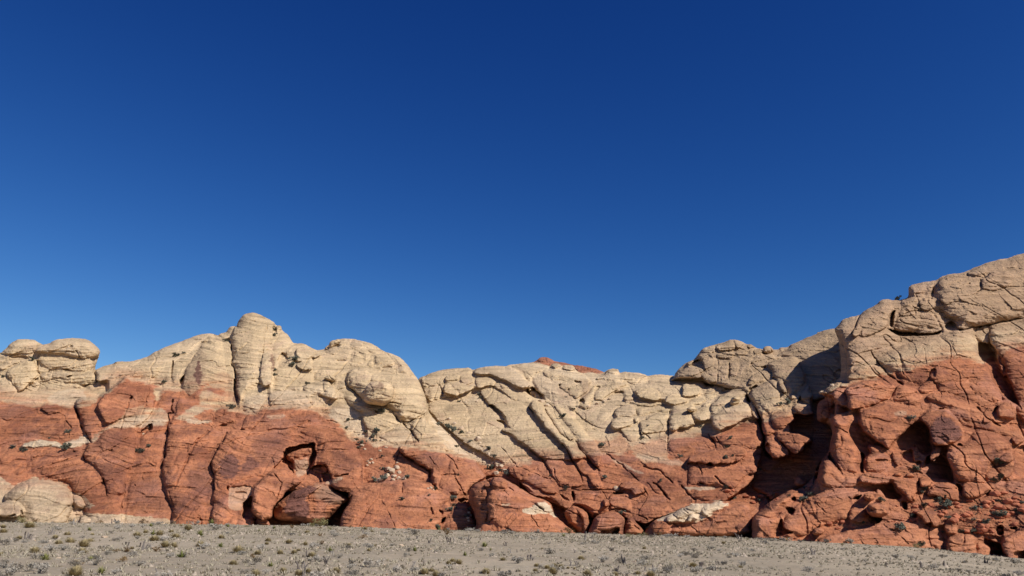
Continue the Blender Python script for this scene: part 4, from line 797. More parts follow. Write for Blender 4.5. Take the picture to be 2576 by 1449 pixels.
mound('red_mound', 'F 790,1340 830,1200 885,1130 850,1000 790,880 780,800 800,730 860,670 960,640 1050,605 1150,590 1250,640 1500,800 1640,850 1720,890 1750,960 1760,1030 1810,1068 1900,1130 2010,1215 2060,1340', 127, .7, [
    ('L', 'F 1040,640 1080,600 1180,600 1250,660 1220,740 1130,740 1060,720', 5, 3, 6), ('L', 'F 960,690 1030,660 1050,710 980,720', 4, 2, 3), ('C', 'F 970,650 1040,625 1050,700 1000,650', 2), ('K', 'F 1230,720 1400,830 1540,900 1630,975', .9, 2.5), ('L', 'F 780,800 800,730 860,680 960,650 1000,780 1010,950 980,1120 900,1140 850,1000', 2, 2, 7, .14, 0),
    ('L', 'F 1020,740 1230,720 1540,900 1640,970 1760,1040 2030,1230 2030,1340 1030,1340 1080,1180 1020,1120 1000,950', 5, 4.5, 11), ('L', 'F 1380,985 1500,920 1560,880 1650,865 1710,890 1750,950 1750,1005 1640,1000 1480,1018', 6.2, 2, 5), ('K', 'F 1500,1030 1590,1180', .5, 1.2), ('C', 'F 900,870 960,860 1000,855 960,880', 1.5), ('C', 'F 880,770 960,760 940,780', 1.2), ('C', 'F 900,960 1000,970 940,985', 1.2), ('C', 'F 910,890 1000,885 930,910', 1.2), ('L', 'F 850,1340 880,1180 980,1130 1060,1180 1080,1340', 7, 3, 6), ('K', 'F 1010,1120 1060,1080', .6, 2)],
    'broad red mound at the hill foot with a white wedge-shaped cap on its shoulder', thick=12, Tb=4, Rb=8)
mound('dark_boulder', 'F 1880,1010 1900,970 1960,930 2000,915 2100,970 2160,1020 2165,1100 2150,1200 2130,1290 2080,1290 2000,1200 1920,1130', 127, .45, [('L', 'F 1990,930 2100,965 2160,1020 2160,1120 2140,1290 2090,1290 2100,1080 2060,1020', 1, 2, 4, .1, 0), ('K', 'F 1890,960 2000,1000 2100,1060', .6, 1)], 'upright red boulder with a deeply shaded hollow, beside the white-capped mound', 'boulder', thick=8, Tb=4, Rb=6)
mound('red_boulder', 'F 1980,890 2060,860 2150,848 2300,890 2330,850 2390,850 2400,940 2360,1000 2300,1040 2200,1080 2160,1020 2100,965', 130, .6, [('L', 'F 2310,860 2390,850 2400,930 2340,950', 2, 2, 5)], 'smooth red boulder leaning behind the shaded upright one', 'boulder', thick=8, Tb=4, Rb=9)
mound('red_boulder', 'F 2150,1290 2150,1200 2200,1120 2240,1050 2330,1000 2400,985 2500,1000 2560,1060 H 270,1050 285,1110 270,1200 275,1290', 124, .55, [('C', 'F 2300,1210 2420,1180 2470,1160 2520,1180 2480,1290 2320,1290', 3), ('C', 'H 150,1190 210,1180 200,1290 120,1290', 2.5), ('C', 'F 2440,1150 2560,1130 2540,1150', 1.2)], 'wide domed red boulder with an undercut base on the scrub edge', 'boulder', thick=10, Tb=4.5, Rb=9)
mound('red_boulder', 'H 255,1290 270,1190 300,1080 350,1050 420,1120 500,1200 520,1290', 126, .6, [('K', 'H 330,1100 420,1170 490,1230', .7, 2)], 'small wedge-shaped red boulder right of the undercut dome', 'boulder', thick=8, Tb=4, Rb=7)
mound('red_mound', 'H 500,1300 520,1190 570,1130 600,1105 650,1075 850,1008 900,960 970,928 1095,890 1160,905 1300,878 1500,870 1600,870 1690,890 1740,970 1720,1010 1750,1100 1760,1300', 123, .75, [
    ('L', 'H 840,1010 960,930 1095,893 1160,930 1130,1000 1000,1060 860,1060', 5.6, 2.5, 6), ('L', 'H 980,1110 1000,1050 1050,1010 1110,1050 1130,1100', 6.6, 2, 4), ('L', 'H 740,1080 830,1020 880,1060 870,1100 780,1120', 5.8, 2, 4), ('L', 'H 850,1110 910,1070 970,1080 975,1120', 6.4, 1.6, 4), ('K', 'H 950,960 1000,1010', .5, 1.2), ('K', 'H 1170,920 1210,970', .5, 1.2), ('L', 'H 1160,930 1300,880 1490,880 1400,960 1200,1060', 5.2, 2.5, 6), ('L', 'H 520,1290 570,1130 640,1090 740,1100 790,1150 780,1290', 5, 3.5, 7, .1, 0), ('C', 'H 500,1200 580,1130 620,1200 620,1260 520,1290', 3.5),
    ('L', 'H 780,1290 800,1130 1000,1120 1150,1120 1400,960 1690,890 1740,970 1720,1010 1750,1100 1750,1290', 5, 4, 10), ('K', 'H 840,1130 900,1190', .5, 1.2), ('K', 'H 1020,1130 1110,1220', .5, 1.2), ('C', 'H 1290,1270 1310,1245 1340,1270', 2), ('K', 'H 1190,1250 1230,1310', .6, 2)],
    'long red mound with a knobbly white cap on its slope, near the shaded gully', thick=12, Tb=4, Rb=7)
mound('cream_mound', 'B -500,1330 -500,780 -200,800 -60,860 50,930 150,830 250,775 330,752 430,746 560,770 700,800 790,860 830,920 930,930 985,1000 1110,1075 960,1120 960,1150 1150,1150 1400,1170 1700,1195 2000,1240 2100,1330', 138, .8, [
    ('L', 'B 0,990 150,840 250,780 430,750 560,772 700,802 790,862 830,925 850,1050 780,1200 720,1450 250,1450 250,1100', 1, 6, 15), ('L', 'B -300,1080 0,1040 150,1030 230,1070 270,1130 230,1200 0,1200 -300,1200', 7, 2.5, 5), ('C', 'B -300,1205 0,1185 170,1165 180,1185 0,1215', 2), ('C', 'B 230,1130 260,1120 270,1180 250,1190', 1.5), ('L', 'B 830,930 930,930 985,1000 1100,1070 960,1110 850,1060', 2, 2, 5), ('C', 'B 770,1070 840,1060 850,1085 790,1090', 1), ('C', 'B 850,920 875,930 865,970', 1.2), ('C', 'B 820,1190 920,1160 880,1200', 1.2), ('L', 'B 920,1170 1150,1155 1400,1172 2000,1245 2000,1330 900,1330', 3, 2, 5)],
    'smooth cream rock dome at the left edge of the hill foot, red wall behind', thick=14, Tb=4, Rb=8, facet=.18, rough=.55)
mound('brown_boulder', 'B -500,720 -200,720 0,722 60,770 160,815 165,850 120,880 60,935 0,950 -300,950', 141, .6, [('K', 'B 0,850 110,850', .5, 1.2), ('C', 'B 0,915 60,920 40,950 0,950', 2)], 'tan boulder behind the cream dome, cut by the left picture edge', 'boulder', thick=8, Tb=4, Rb=7)
mound('varnished_boulder', 'D 835,1140 860,1070 950,975 1090,875 1190,830 1280,800 1430,812 1560,892 1690,985 1690,1012 1620,1075 1560,1130 1500,1200 1400,1268 1200,1268 900,1235 840,1200', 0, .35, [('L', 'D 900,1030 1090,880 1280,810 1430,820 1300,900 1210,1000 1240,1250 950,1220', .4, 1.2, 8), ('K', 'D 850,1100 950,990 1090,880', .5, .8), ('C', 'D 1220,950 1250,1010 1280,1020 1310,970 1300,1020 1250,1030', .8), ('C', 'D 1380,830 1440,830 1560,900 1440,880', .8), ('K', 'D 1400,900 1550,960 1660,1000', .5, .9)], 'huge rounded boulder with dark purple varnish patch and grey cracked top, below the square alcove', 'boulder', near=1.6, thick=7, Tb=4.5, Rb=11)
mound('wedge_block', 'D 975,490 1100,430 1270,395 1285,440 1270,480 1250,530 1255,600 1230,650 1200,725 1160,760 1090,740 1065,690 1050,560 1000,540', 0, .0, [('L', 'D 1050,550 1110,520 1250,500 1245,610 1190,740 1090,735 1060,680', .4, .9, 3), ('K', 'D 1070,530 1160,515 1280,480', .5, 1)], 'pale pinkish wedge-shaped block wedged inside the square dark alcove', 'rock block', near=-1.0, thick=4, Tb=1.2, Rb=4, rough=.6, smooth=1)
mound('base_stone', 'D 615,1300 640,1210 700,1195 760,1210 800,1270 810,1310', 0, .3, [('K', 'D 660,1250 780,1250', .5, 1)], 'dark flaky stone under the red slab left of the varnished boulder', 'stone', near=1.5, thick=4, Tb=2, Rb=4)
mound('inset_boulder', 'C 1868,1140 1890,1000 1940,940 2050,926 2190,938 2222,1000 2222,1100 2180,1160 2110,1222 2000,1205 1900,1182', 0, .3, [('C', 'C 1880,1100 2000,1170 2110,1190 2100,1210 2000,1195', .6), ('K', 'C 1900,1090 2060,1080 2200,1110', .6, .7)], 'big ochre boulder set in cracks of the rounded cream dome', 'boulder', near=1.0, thick=5, Tb=3.2, Rb=9)
mound('flat_boulder', 'C 1408,892 1480,850 1560,888 1545,930 1450,915', 0, .3, [], 'small flat cream boulder lying in the gap left of the big dome', 'boulder', near=1.5, thick=3, Tb=1.6, Rb=3)
mound('overhanging_stone', 'C 1478,560 1472,520 1490,470 1580,444 1606,470 1560,520 1510,560 1440,562 1432,545', 0, .2, [], 'dark-sided stone jutting out on top of the second cream peak', 'stone', near=.5, thick=3, Tb=2, Rb=4)
mound('egg_boulder', 'G 988,960 1050,924 1112,950 1095,990 1060,1000 1040,1005 1010,990', 0, .3, [], 'small egg-shaped cream boulder perched among slanted domes', 'boulder', near=1.8, thick=3, Tb=1.8, Rb=4)
mound('egg_boulder', 'G 1486,870 1520,820 1560,808 1604,830 1595,900 1530,935 1490,915', 0, .3, [], 'round cream boulder nested between the long leaning slabs', 'boulder', near=1.0, thick=3, Tb=1.8, Rb=4)
mound('dark_boulder', 'G 1860,300 1868,256 1900,243 1960,243 1992,290 1960,322 1890,328', 0, .2, [], 'dark brown boulder alone on the skyline right of the castle-like peak', 'boulder', near=1.0, thick=4, Tb=2, Rb=4)
mound('perched_boulder', 'K 760,680 790,620 900,600 1020,650 1035,740 945,782 830,770 780,730', 0, .3, [('K', 'K 800,700 900,690 1020,700', .5, .7)], 'boxy red boulder perched over a dark hollow on the right-hand talus', 'boulder', near=3.0, thick=5, Tb=2.6, Rb=5)
mound('tilted_stone', 'K 860,480 900,440 950,480 990,540 960,580 890,545', 0, .2, [], 'upright pointed red stone in front of the shadowed slab', 'stone', near=-2.0, thick=2, Tb=1.5, Rb=3)
mound('round_boulder', 'H 2215,660 2250,600 2300,578 2360,620 2372,680 2330,710 2250,700', 0, .3, [], 'round grey-red boulder at the lip of the dark gully', 'boulder', near=2.0, thick=3, Tb=2, Rb=4)
mound('round_boulder', 'K 735,520 790,490 850,520 868,570 800,600 745,570', 0, .3, [], 'round red boulder beside the pointed stone on the talus', 'boulder', near=2.0, thick=3, Tb=1.8, Rb=3.5)
mound('round_boulder', 'K 150,960 180,900 250,885 300,940 260,985 180,985', 0, .3, [], 'squat red boulder on the scrub edge before the right mounds', 'boulder', near=2.0, thick=3, Tb=1.8, Rb=3.5)
mound('round_boulder', 'K 1080,290 1100,262 1150,258 1190,290 1170,308 1100,308', 0, .3, [], 'low red cobble on the flat slab, left of its pair', 'stone', near=1.0, thick=2, Tb=1.4, Rb=2.5)
mound('round_boulder', 'K 1215,310 1235,270 1290,262 1325,300 1290,325 1240,325', 0, .3, [], 'low red cobble on the flat slab, right of its pair', 'stone', near=1.0, thick=2, Tb=1.4, Rb=2.5)
# ------------------------------------------------------------------ plants, dead wood and stones
def blades(n, spread, length, width, r0=.05, lift=(.25, 1.45), seed=0, leaf=False, even=.6):
    r = random.Random(seed); v = []; f = []
    for i in range(n):
        a = r.uniform(0, 2 * math.pi); e = r.uniform(*lift); l = length * r.uniform(even, 1.05)
        bx, by = r0 * r.random() * math.cos(a), r0 * r.random() * math.sin(a)
        dx, dy, dz = math.cos(a) * math.cos(e) * spread, math.sin(a) * math.cos(e) * spread, math.sin(e)
        px, py = -math.sin(a), math.cos(a); w = width * r.uniform(.7, 1.3); k = len(v)
        m = .45 if leaf else .3; ww = w * (1.0 if leaf else .8); droop = r.uniform(0, .12) * l
        v += [(bx - px * w * .4, by - py * w * .4, 0), (bx + px * w * .4, by + py * w * .4, 0), (bx + dx * l * m + px * ww * .5, by + dy * l * m + py * ww * .5, dz * l * m), (bx + dx * l * m - px * ww * .5, by + dy * l * m - py * ww * .5, dz * l * m), (bx + dx * l, by + dy * l, max(dz * l - droop, .01))]
        f += [(k, k + 1, k + 2, k + 3), (k + 3, k + 2, k + 4)]
    return v, f


def bushy(n, rad_, h, size, seed=0, stems=14, wide=False):
    """A twiggy shrub: stems fanning from the root and leaf flakes in uneven clumps."""
    r = random.Random(seed); v = []; f = []
    clumps = [(r.gauss(0, .45) * rad_, r.gauss(0, .45) * rad_, h * r.uniform(.35, .85), rad_ * r.uniform(.22, .5)) for _ in range(9)]
    for cx, cy, cz, cr in clumps + [(r.uniform(-1, 1) * rad_ * .9, r.uniform(-1, 1) * rad_ * .9, h * r.uniform(.5, 1.05), 0) for _ in range(stems)]:
        w = .012 + .012 * rad_; k = len(v); a = r.uniform(0, 3.1)
        v += [(-w * math.cos(a), -w * math.sin(a), 0), (w * math.cos(a), w * math.sin(a), 0), (cx, cy, cz)]; f.append((k, k + 1, k + 2))
    for i in range(n):
        cx, cy, cz, cr = r.choice(clumps)
        d = Vector((r.gauss(0, 1), r.gauss(0, 1), r.gauss(0, .75))).normalized() * cr * r.random() ** .4
        p = Vector((cx, cy, cz)) + d; p.z = max(p.z, .02)
        u = Vector((r.uniform(-1, 1), r.uniform(-1, 1), r.uniform(-1, 1))).normalized(); t = u.orthogonal().normalized(); s = size * r.uniform(.5, 1.3); k = len(v)
        v += [tuple(p - u * s), tuple(p + t * s * .45), tuple(p + u * s), tuple(p - t * s * .45)]; f.append((k, k + 1, k + 2, k + 3))
    return v, f


def limb(v, f, path, radii, n=6):
    k = len(v)
    for (x, y, z), q in zip(path, radii):
        for i in range(n):
            a = 2 * math.pi * i / n
            v.append((x + q * math.cos(a), y + q * math.sin(a), z + q * .15 * math.sin(a * 2)))
    for j in range(len(path) - 1):
        for i in range(n):
            f.append((k + j * n + i, k + j * n + (i + 1) % n, k + (j + 1) * n + (i + 1) % n, k + (j + 1) * n + i))
    f.append(tuple(k + (len(path) - 1) * n + i for i in range(n)))


def snag(seed):
    """A dead yucca: one to three crooked weathered posts with broken stubs; about a metre tall."""
    r = random.Random(seed); v = []; f = []
    for s in range(r.choice((1, 1, 2, 3))):
        h = r.uniform(.55, 1.0); x, y = (0, 0) if s == 0 else (r.uniform(-.3, .3), r.uniform(-.2, .2)); lx, ly = r.uniform(-.35, .35), r.uniform(-.2, .2)
        path = [(x + lx * t * t + r.uniform(-.03, .03), y + ly * t, h * t) for t in (0, .3, .55, .8, 1)]
        limb(v, f, path, [.10 * q * r.uniform(.8, 1.1) for q in (1.1, .85, .8, .8, .55)])
        if r.random() < .6:
            b = path[2]; a = r.choice((-1, 1)) * r.uniform(.15, .28)
            limb(v, f, [b, (b[0] + a * .7, b[1], b[2] + .1), (b[0] + a, b[1], b[2] + r.uniform(.15, .3))], [.055, .05, .035], 5)
    return v, f


def stone(seed, flat=.65):
    r = random.Random(seed); bm = bmesh.new()
    bmesh.ops.create_icosphere(bm, subdivisions=2, radius=.5)
    planes = [(Vector((r.gauss(0, 1), r.gauss(0, 1), r.gauss(0, 1))).normalized(), r.uniform(.27, .42)) for _ in range(9)]
    for q in bm.verts:
        for n, d in planes:
            e = q.co.dot(n) - d
            if e > 0: q.co -= n * e
        q.co *= 1 + r.uniform(-.05, .05); q.co.z *= flat
    v = [tuple(q.co + Vector((0, 0, .16))) for q in bm.verts]; f = [tuple(x.index for x in p.verts) for p in bm.faces]
    bm.free()
    return v, f


def protos(name, mat, data):
    out = []
    for v, f in data:
        me = bpy.data.meshes.new(name); me.from_pydata(v, [], f); me.materials.append(mat); out.append(me)
    return out


PROTO = {
    't': protos('grass_tussock', M_STRAW, [blades(420, 1.0, .5, .05, .16, (0, 1.5), i, False, .85) for i in range(4)]),
    'g': protos('grey_shrub', M_GREY, [bushy(320, .5, .46, .06, i, 26) for i in range(5)]),
    'y': protos('yucca', M_GREEN, [blades(80, 1.0, .62, .07, .06, (.05, 1.5), 20 + i, True) for i in range(3)]),
    'b': protos('brown_bush', M_BROWN, [bushy(150, .5, .6, .06, 40 + i, 34) for i in range(3)]),
    'o': protos('olive_bush', M_OLIVE, [bushy(240, .5, .5, .04, 50 + i, 20) for i in range(2)]),
    's': protos('dead_stump', M_WOOD, [snag(60 + i) for i in range(8)]),
    'w': protos('pale_stone', M_PALE, [stone(80 + i, .5) for i in range(4)]),
    'd': protos('dark_shrub', M_DARK, [bushy(300, .5, .62, .1, 90 + i, 10) for i in range(4)]),
    'r': protos('red_stone', M_REDST, [stone(110 + i, .7) for i in range(5)]),
    'p': protos('pale_stone', M_PALE, [stone(120 + i, .75) for i in range(5)]),
}
KIND = {'t': ('grass_tussock', 'straw grass tussock', 'grass tussock', 'straw grass tussocks on the plain'), 'g': ('grey_shrub', 'grey twiggy shrub', 'shrub', 'grey shrubs on the plain'),
        'y': ('yucca', 'spiky green yucca', 'yucca', 'green yuccas on the plain'), 'b': ('brown_bush', 'rusty brown bush', 'bush', 'brown bushes on the plain'), 'o': ('olive_bush', 'spreading olive-green bush', 'bush', 'olive bushes at the rock foot'),
        's': ('dead_stump', 'dead yucca stump', 'stump', 'dead stumps on the plain'), 'w': ('pale_stone', 'pale flat stone', 'stone', 'pale stones on the plain'),
        'd': ('dark_shrub', 'dark green shrub', 'shrub', 'dark shrubs growing on the rocks'), 'r': ('red_stone', 'angular red stone', 'stone', 'fallen red stones'), 'p': ('pale_stone', 'angular cream stone', 'stone', 'fallen cream stones')}
PLACED = []


def put(kind, loc, size, u, v, spin=None, squash=1.0):
    name = KIND[kind][0]
    o = bpy.data.objects.new(name, random.choice(PROTO[kind]))
    COL.objects.link(o)
    o.location = loc
    o.rotation_euler = (random.uniform(-.08, .08), random.uniform(-.08, .08), random.uniform(0, 6.28) if spin is None else spin)
    o.scale = (size, size, size * squash)
    PLACED.append((kind, o, u, v))
    return o


def plain_items(s):
    sheet = 'L'; kind = 't'
    for w in s.split():
        if w in ('L', 'M', 'N', 'K'): sheet = w
        elif w.isalpha(): kind = w
        else:
            x, y, wd = map(float, w.split(','))
            u, v = pts(f'{sheet} {x},{y}')[0]
            X, Y, Z = ground_hit(u, v)
            k = 900 / 2576 if sheet == 'K' else 1000 / 2576
            m = wd * k / 4 * Y / FPX
            if kind == 's': m *= 1.9
            m = min(max(m, .12), 3.0) * (1.2 if kind in 'tgby' else 1.0)
            put(kind, (X, Y, Z - .02), m, u, v, squash=random.uniform(.85, 1.15))


plain_items('''L t 355,530,110 860,470,130 925,430,100 845,540,110 775,765,170 2450,530,130 2065,475,110 1700,470,110 1790,475,90 1590,410,120 1645,350,90 1410,365,90 1935,300,100 1765,325,60 1810,375,90 600,450,100 720,440,110 300,275,130 35,330,90 30,275,70 570,385,70 1500,330,60 2280,385,80 690,360,80 5,560,60 950,355,50 1310,528,70 1360,490,50
g 460,740,150 1440,665,110 1210,415,90 520,510,120 650,510,110 450,445,80 60,460,140 260,445,80 850,380,50 1060,485,70 1100,560,80 1370,575,90 2010,250,90 2230,300,120 1210,290,80 610,305,60 110,770,140 2540,750,100 60,700,110 1180,750,90 1670,410,90 2090,495,100 1750,580,90 690,575,50 970,605,90 830,545,60 2340,340,40 1890,340,40 1700,255,40
y 470,610,120 930,615,90 2060,360,100 1575,345,70 1555,265,60 2270,475,80 1870,580,110 2350,270,50 920,305,60 2180,240,80 1040,745,110
b 795,665,100 1260,625,90 1310,530,90 1600,525,90 1480,220,90 365,215,70 1030,210,70 1780,225,40 1720,230,35 1200,520,50 o 230,225,120
s 505,355,40 565,350,30 280,390,50 320,390,40 1300,460,40 1480,500,50 1440,470,40 1910,580,40 1620,765,60 765,240,30 1220,210,40 365,605,40 1530,500,40 1150,235,25 2435,270,20
w 360,408,30 1075,380,70 775,607,35 600,598,70 2480,590,30 150,640,30 1980,690,30 1300,640,24
M t 400,430,80 185,415,70 640,580,110 455,540,80 500,510,50 80,550,90 340,730,90 890,735,100 1020,460,60 1280,465,45 500,765,110 600,730,70 1800,750,110 1870,725,80 1920,775,110 2090,625,80 2050,650,70 2430,745,100 310,545,80 570,450,60 1260,320,40 60,770,120 590,330,60 1190,290,50
b 30,590,70 725,370,60 1165,390,70 740,445,60 2030,345,100 1030,275,40 y 210,675,90 825,520,80 1700,515,65 2215,560,60 2415,480,90 250,285,45 510,365,35 95,310,40 2480,510,50 1950,290,60
o 740,245,170 640,250,90 830,300,80
s 850,540,25 590,580,40 790,650,50 500,700,60 560,690,50 555,770,50 1690,665,38 1845,440,35 2110,430,40 2065,430,40 2375,405,30 2350,475,28 2250,410,28 1720,395,30 1790,650,22 1160,330,25 2255,300,25 385,270,18
g 1250,680,130 1030,650,80 130,490,90 640,480,90 990,500,80 1210,480,90 1680,350,100 1500,730,100 1690,725,90 920,590,80 1030,700,90 620,620,60 870,370,90 160,745,70 760,590,40 1600,570,60 1640,520,60 2380,520,60 2500,570,60 1920,530,50 1630,410,50 430,360,60
w 1560,465,60 1385,662,38 1860,500,40 1170,750,36 1010,325,40 415,490,25 1410,750,24 700,480,24
N t 30,610,70 835,600,80 380,670,70 490,690,80 560,690,90 630,695,80 365,728,70 540,745,110 900,770,120 1190,765,80 1990,680,100 1420,755,70 700,690,40 770,700,40
s 310,600,45 340,615,30 730,660,50 790,660,40 1290,650,55 1190,730,45 1505,720,34 1585,705,40 60,470,30 175,535,30 110,540,40 950,385,22 1595,360,22 880,400,40 775,540,30 2070,690,50 1905,680,30 2220,725,30 2485,400,45 1735,360,18 1495,355,18 495,450,24 1180,340,16 530,350,20
b 710,338,100 y 655,365,60 1900,20,1
g 520,550,120 190,640,120 1060,630,100 1240,640,90 850,535,50 1590,750,110 1730,745,120 2180,720,100 2510,670,100 2000,520,60 2180,500,60 2260,520,50 1310,435,60 1250,390,50 2020,600,70 1990,740,60 410,690,60 240,520,50 1560,380,60 1930,380,60 2320,380,40 120,340,60 330,400,60
w 1390,630,55 1500,750,50 1660,560,36
K g 600,1080,90 90,1200,60 760,1150,50 110,1400,110 760,1285,50 1110,1240,60 1280,1250,70 1420,1180,50 1640,1240,60 2010,1220,60 2250,1280,70 2470,1310,110 2510,1440,100 1540,1360,60 1900,1300,50 500,1150,50 680,1390,50 1950,1400,50
s 2140,1300,40 1390,1350,50 1560,1355,40 1660,1335,60 180,1200,50 1000,1330,30 1150,1080,26 b 500,1050,70 1400,1110,60 1930,1180,60 w 870,1440,26 700,1320,20 170,1170,26'''.replace(' 1900,20,1', ''))

for i in range(46):                                   # scrub crowding the foot of the rocks
    u = random.uniform(5, 1020); v = float(np.interp(u, _cu, _cv)) + random.uniform(-.4, 2.5)
    X, Y, Z = ground_hit(u, v)
    put(random.choice('gggbo'), (X, Y, Z - .03), random.uniform(.5, 1.3), u, v, squash=random.uniform(.6, 1))
for i in range(150):                                  # the smaller grey shrubs and tufts between
    X = 0
    Y = math.exp(random.uniform(math.log(20), math.log(112)))
    X = Y * random.uniform(-.66, .66)
    if X > 0.3 * Y and random.random() < .5: continue
    Z = float(ground_z(X, Y)); kind = random.choice('ggggt')
    t = ((Z - EYE) / Y); c, s_ = math.cos(PITCH), math.sin(PITCH)
    u = CX + FPX * (X / Y) / (c + t * s_); v = CY - FPX * (t * c - s_) / (c + t * s_)
    put(kind, (X, Y, Z - .02), random.uniform(.25, .6) * (1 if Y < 60 else 1.3), u, v)


def on_rock(kind, s, size=None, jitter=0):
    sheet = 'A'
    for w in s.split():
        if w in SHEET: sheet = w; continue
        q = w.split(','); u, v = pts(f'{sheet} {q[0]},{q[1]}')[0]
        wd = float(q[2]) if len(q) > 2 else size
        rock_spot(kind, u, v, wd * 900 / 2576 / 4 * (1.1 if kind == 'd' else 1))


def rock_spot(kind, u, v, px):
    i, j = int((v - V0) / H), int((u - U0) / H)
    Y = float(np.median(ZB[max(i - 1, 0):i + 2, max(j - 1, 0):j + 2]))
    if Y > 5e5: return
    xr, tr = rays(np.float64(u), np.float64(v))
    m = px * Y / FPX
    put(kind, (float(xr) * Y, Y - .15 * m, EYE + float(tr) * Y - (.12 if kind in 'rp' else .05) * m), m, u, v, squash=random.uniform(.8, 1.1))


on_rock('d', '''A 370,690,70 2010,655,70 2100,615,40 1880,960,70 40,890,60 C 850,350,60 855,415,55 1085,705,120 1060,765,80 865,810,40 855,870,55 1225,970,60 2080,1290,80 380,1245,90 310,480,60
D 1700,100,60 1680,185,45 1900,240,70 2015,230,90 1990,290,80 1990,330,60 1785,320,45 1855,360,80 1805,415,50 2085,510,50 2100,655,60 2110,775,90 1990,790,80 2370,755,80 2310,1000,60
B 140,415,70 270,450,90 790,235,70 770,425,110 1605,460,100 1720,395,60 560,300,30
E 550,1190,80 600,1220,90 705,1240,50 1015,1430,60 800,1340,50 680,885,40 910,800,50 1870,1055,80 2310,1395,70 440,1150,60 650,1400,50 920,845,50
F 700,95,50 1015,285,60 1085,375,60 1600,365,60 1040,510,80 1150,530,60 1230,580,90 1720,590,40 1900,745,80 2340,615,80 670,580,40 580,985,90 610,850,70 625,930,60 360,1105,50 430,1190,80 760,1055,60 410,745,60 790,970,50 30,860,60 330,810,30 1030,1120,40
H 1430,385,60 1520,365,45 1450,265,60 910,370,60 700,650,50 1450,735,70 1520,850,70 240,1025,70 1900,820,80 1820,880,60 2330,865,70 2400,815,60 2200,1240,70 1830,520,40
J 1270,800,80 2300,1310,90 K 1310,245,120 2250,160,100 2310,330,90 2240,385,90 1440,465,90 1400,505,70 1580,590,90 1660,570,90 1690,675,130 1440,655,90 2010,700,90 2310,775,110 2150,850,80 1160,930,120 1840,955,90 2010,955,100 1400,1100,80 930,600,80 50,585,80 120,535,70 730,850,50 1300,780,60 1640,955,50 2480,710,60 2300,600,60
G 2140,905,90 1500,1305,60 20,1385,60 1150,1175,40 2060,925,70 480,1310,50 I 1020,560,50 1130,575,80''')
# fallen stones: the chute below the big dome, the gully lips and the right-hand talus
on_rock('p', '''D 1860,380,70 1890,420,45 1960,540,50 1920,560,40 1980,575,40 1915,610,40 1940,580,35 2150,650,90 2200,680,110 2250,640,80 2290,690,60 2220,730,70 2060,770,70 2130,740,60 2210,775,60 2270,755,60 2150,720,60 2330,760,40 2030,790,40 2260,580,40 2060,440,50 2130,405,40 1770,320,40 2080,330,60
F 60,610,60 30,620,40 350,725,50 320,730,40 380,745,30 790,1010,50 810,1040,40 780,1070,50 790,1100,40 1100,555,70 1160,480,90 1110,480,60 1200,520,60 1060,440,60 960,430,50 900,420,40 850,330,50 700,220,50 640,140,50 560,120,40 1650,835,25 2470,725,60 H 190,735,60 E 900,1310,90 700,1190,80 620,1130,60 790,1240,50 560,1080,60 880,880,40 760,885,40 700,885,40 1580,830,90 1620,880,90 1520,790,80 1680,920,80 2080,950,40 2150,940,45 2260,900,50 2330,880,45 2400,850,50
D 1380,1010,1 B 1690,170,60 1640,250,40 C 1030,720,40 J 250,490,60 380,420,80'''.replace(' D 1380,1010,1', '').replace('D 1380,1010,1 ', ''))
STONES = random.Random(3)


def scatter(kind, poly, n, lo, hi):
    P = chaikin(pts(poly), 1); a, b = P.min(0), P.max(0); k = 0
    while k < n:
        u, v = STONES.uniform(a[0], b[0]), STONES.uniform(a[1], b[1])
        if float(sdf(P, np.array([u], f32), np.array([v], f32))[0]) < 0: continue
        k += 1
        rock_spot(kind, u, v, lo + (hi - lo) * STONES.random() ** 2.2)


scatter('r', 'K 1000,560 1500,640 1900,600 2200,500 2576,420 2576,860 2300,960 1850,960 1700,760 1200,720', 135, 1.6, 11)
scatter('r', 'K 250,830 560,820 900,830 1300,760 1400,820 1200,830 700,900 300,960', 32, 1.4, 7)
scatter('r', 'H 1440,730 1560,760 1700,830 1960,800 2100,740 2500,690 2560,740 2200,830 1900,900 1720,900 1500,840', 40, 1.4, 7)
scatter('r', 'K 650,270 1000,280 1450,290 1400,310 700,310', 10, 1.2, 3)
scatter('p', 'G 1520,290 1850,270 2000,330 1880,390 1640,380 1330,380 1330,320', 26, 1.2, 3.2)
scatter('p', 'E 340,1020 560,1080 800,1250 1050,1420 F 1200,470 1100,520 900,380 640,200 500,60', 40, 1.0, 3.4)
scatter('p', 'E 2040,960 2150,940 2400,860 G 200,830 60,890 E 2200,960', 22, .9, 2.2)
scatter('r', 'D 1760,330 2050,360 2400,480 2500,620 2300,760 1900,790 1860,560', 18, .8, 2.2)

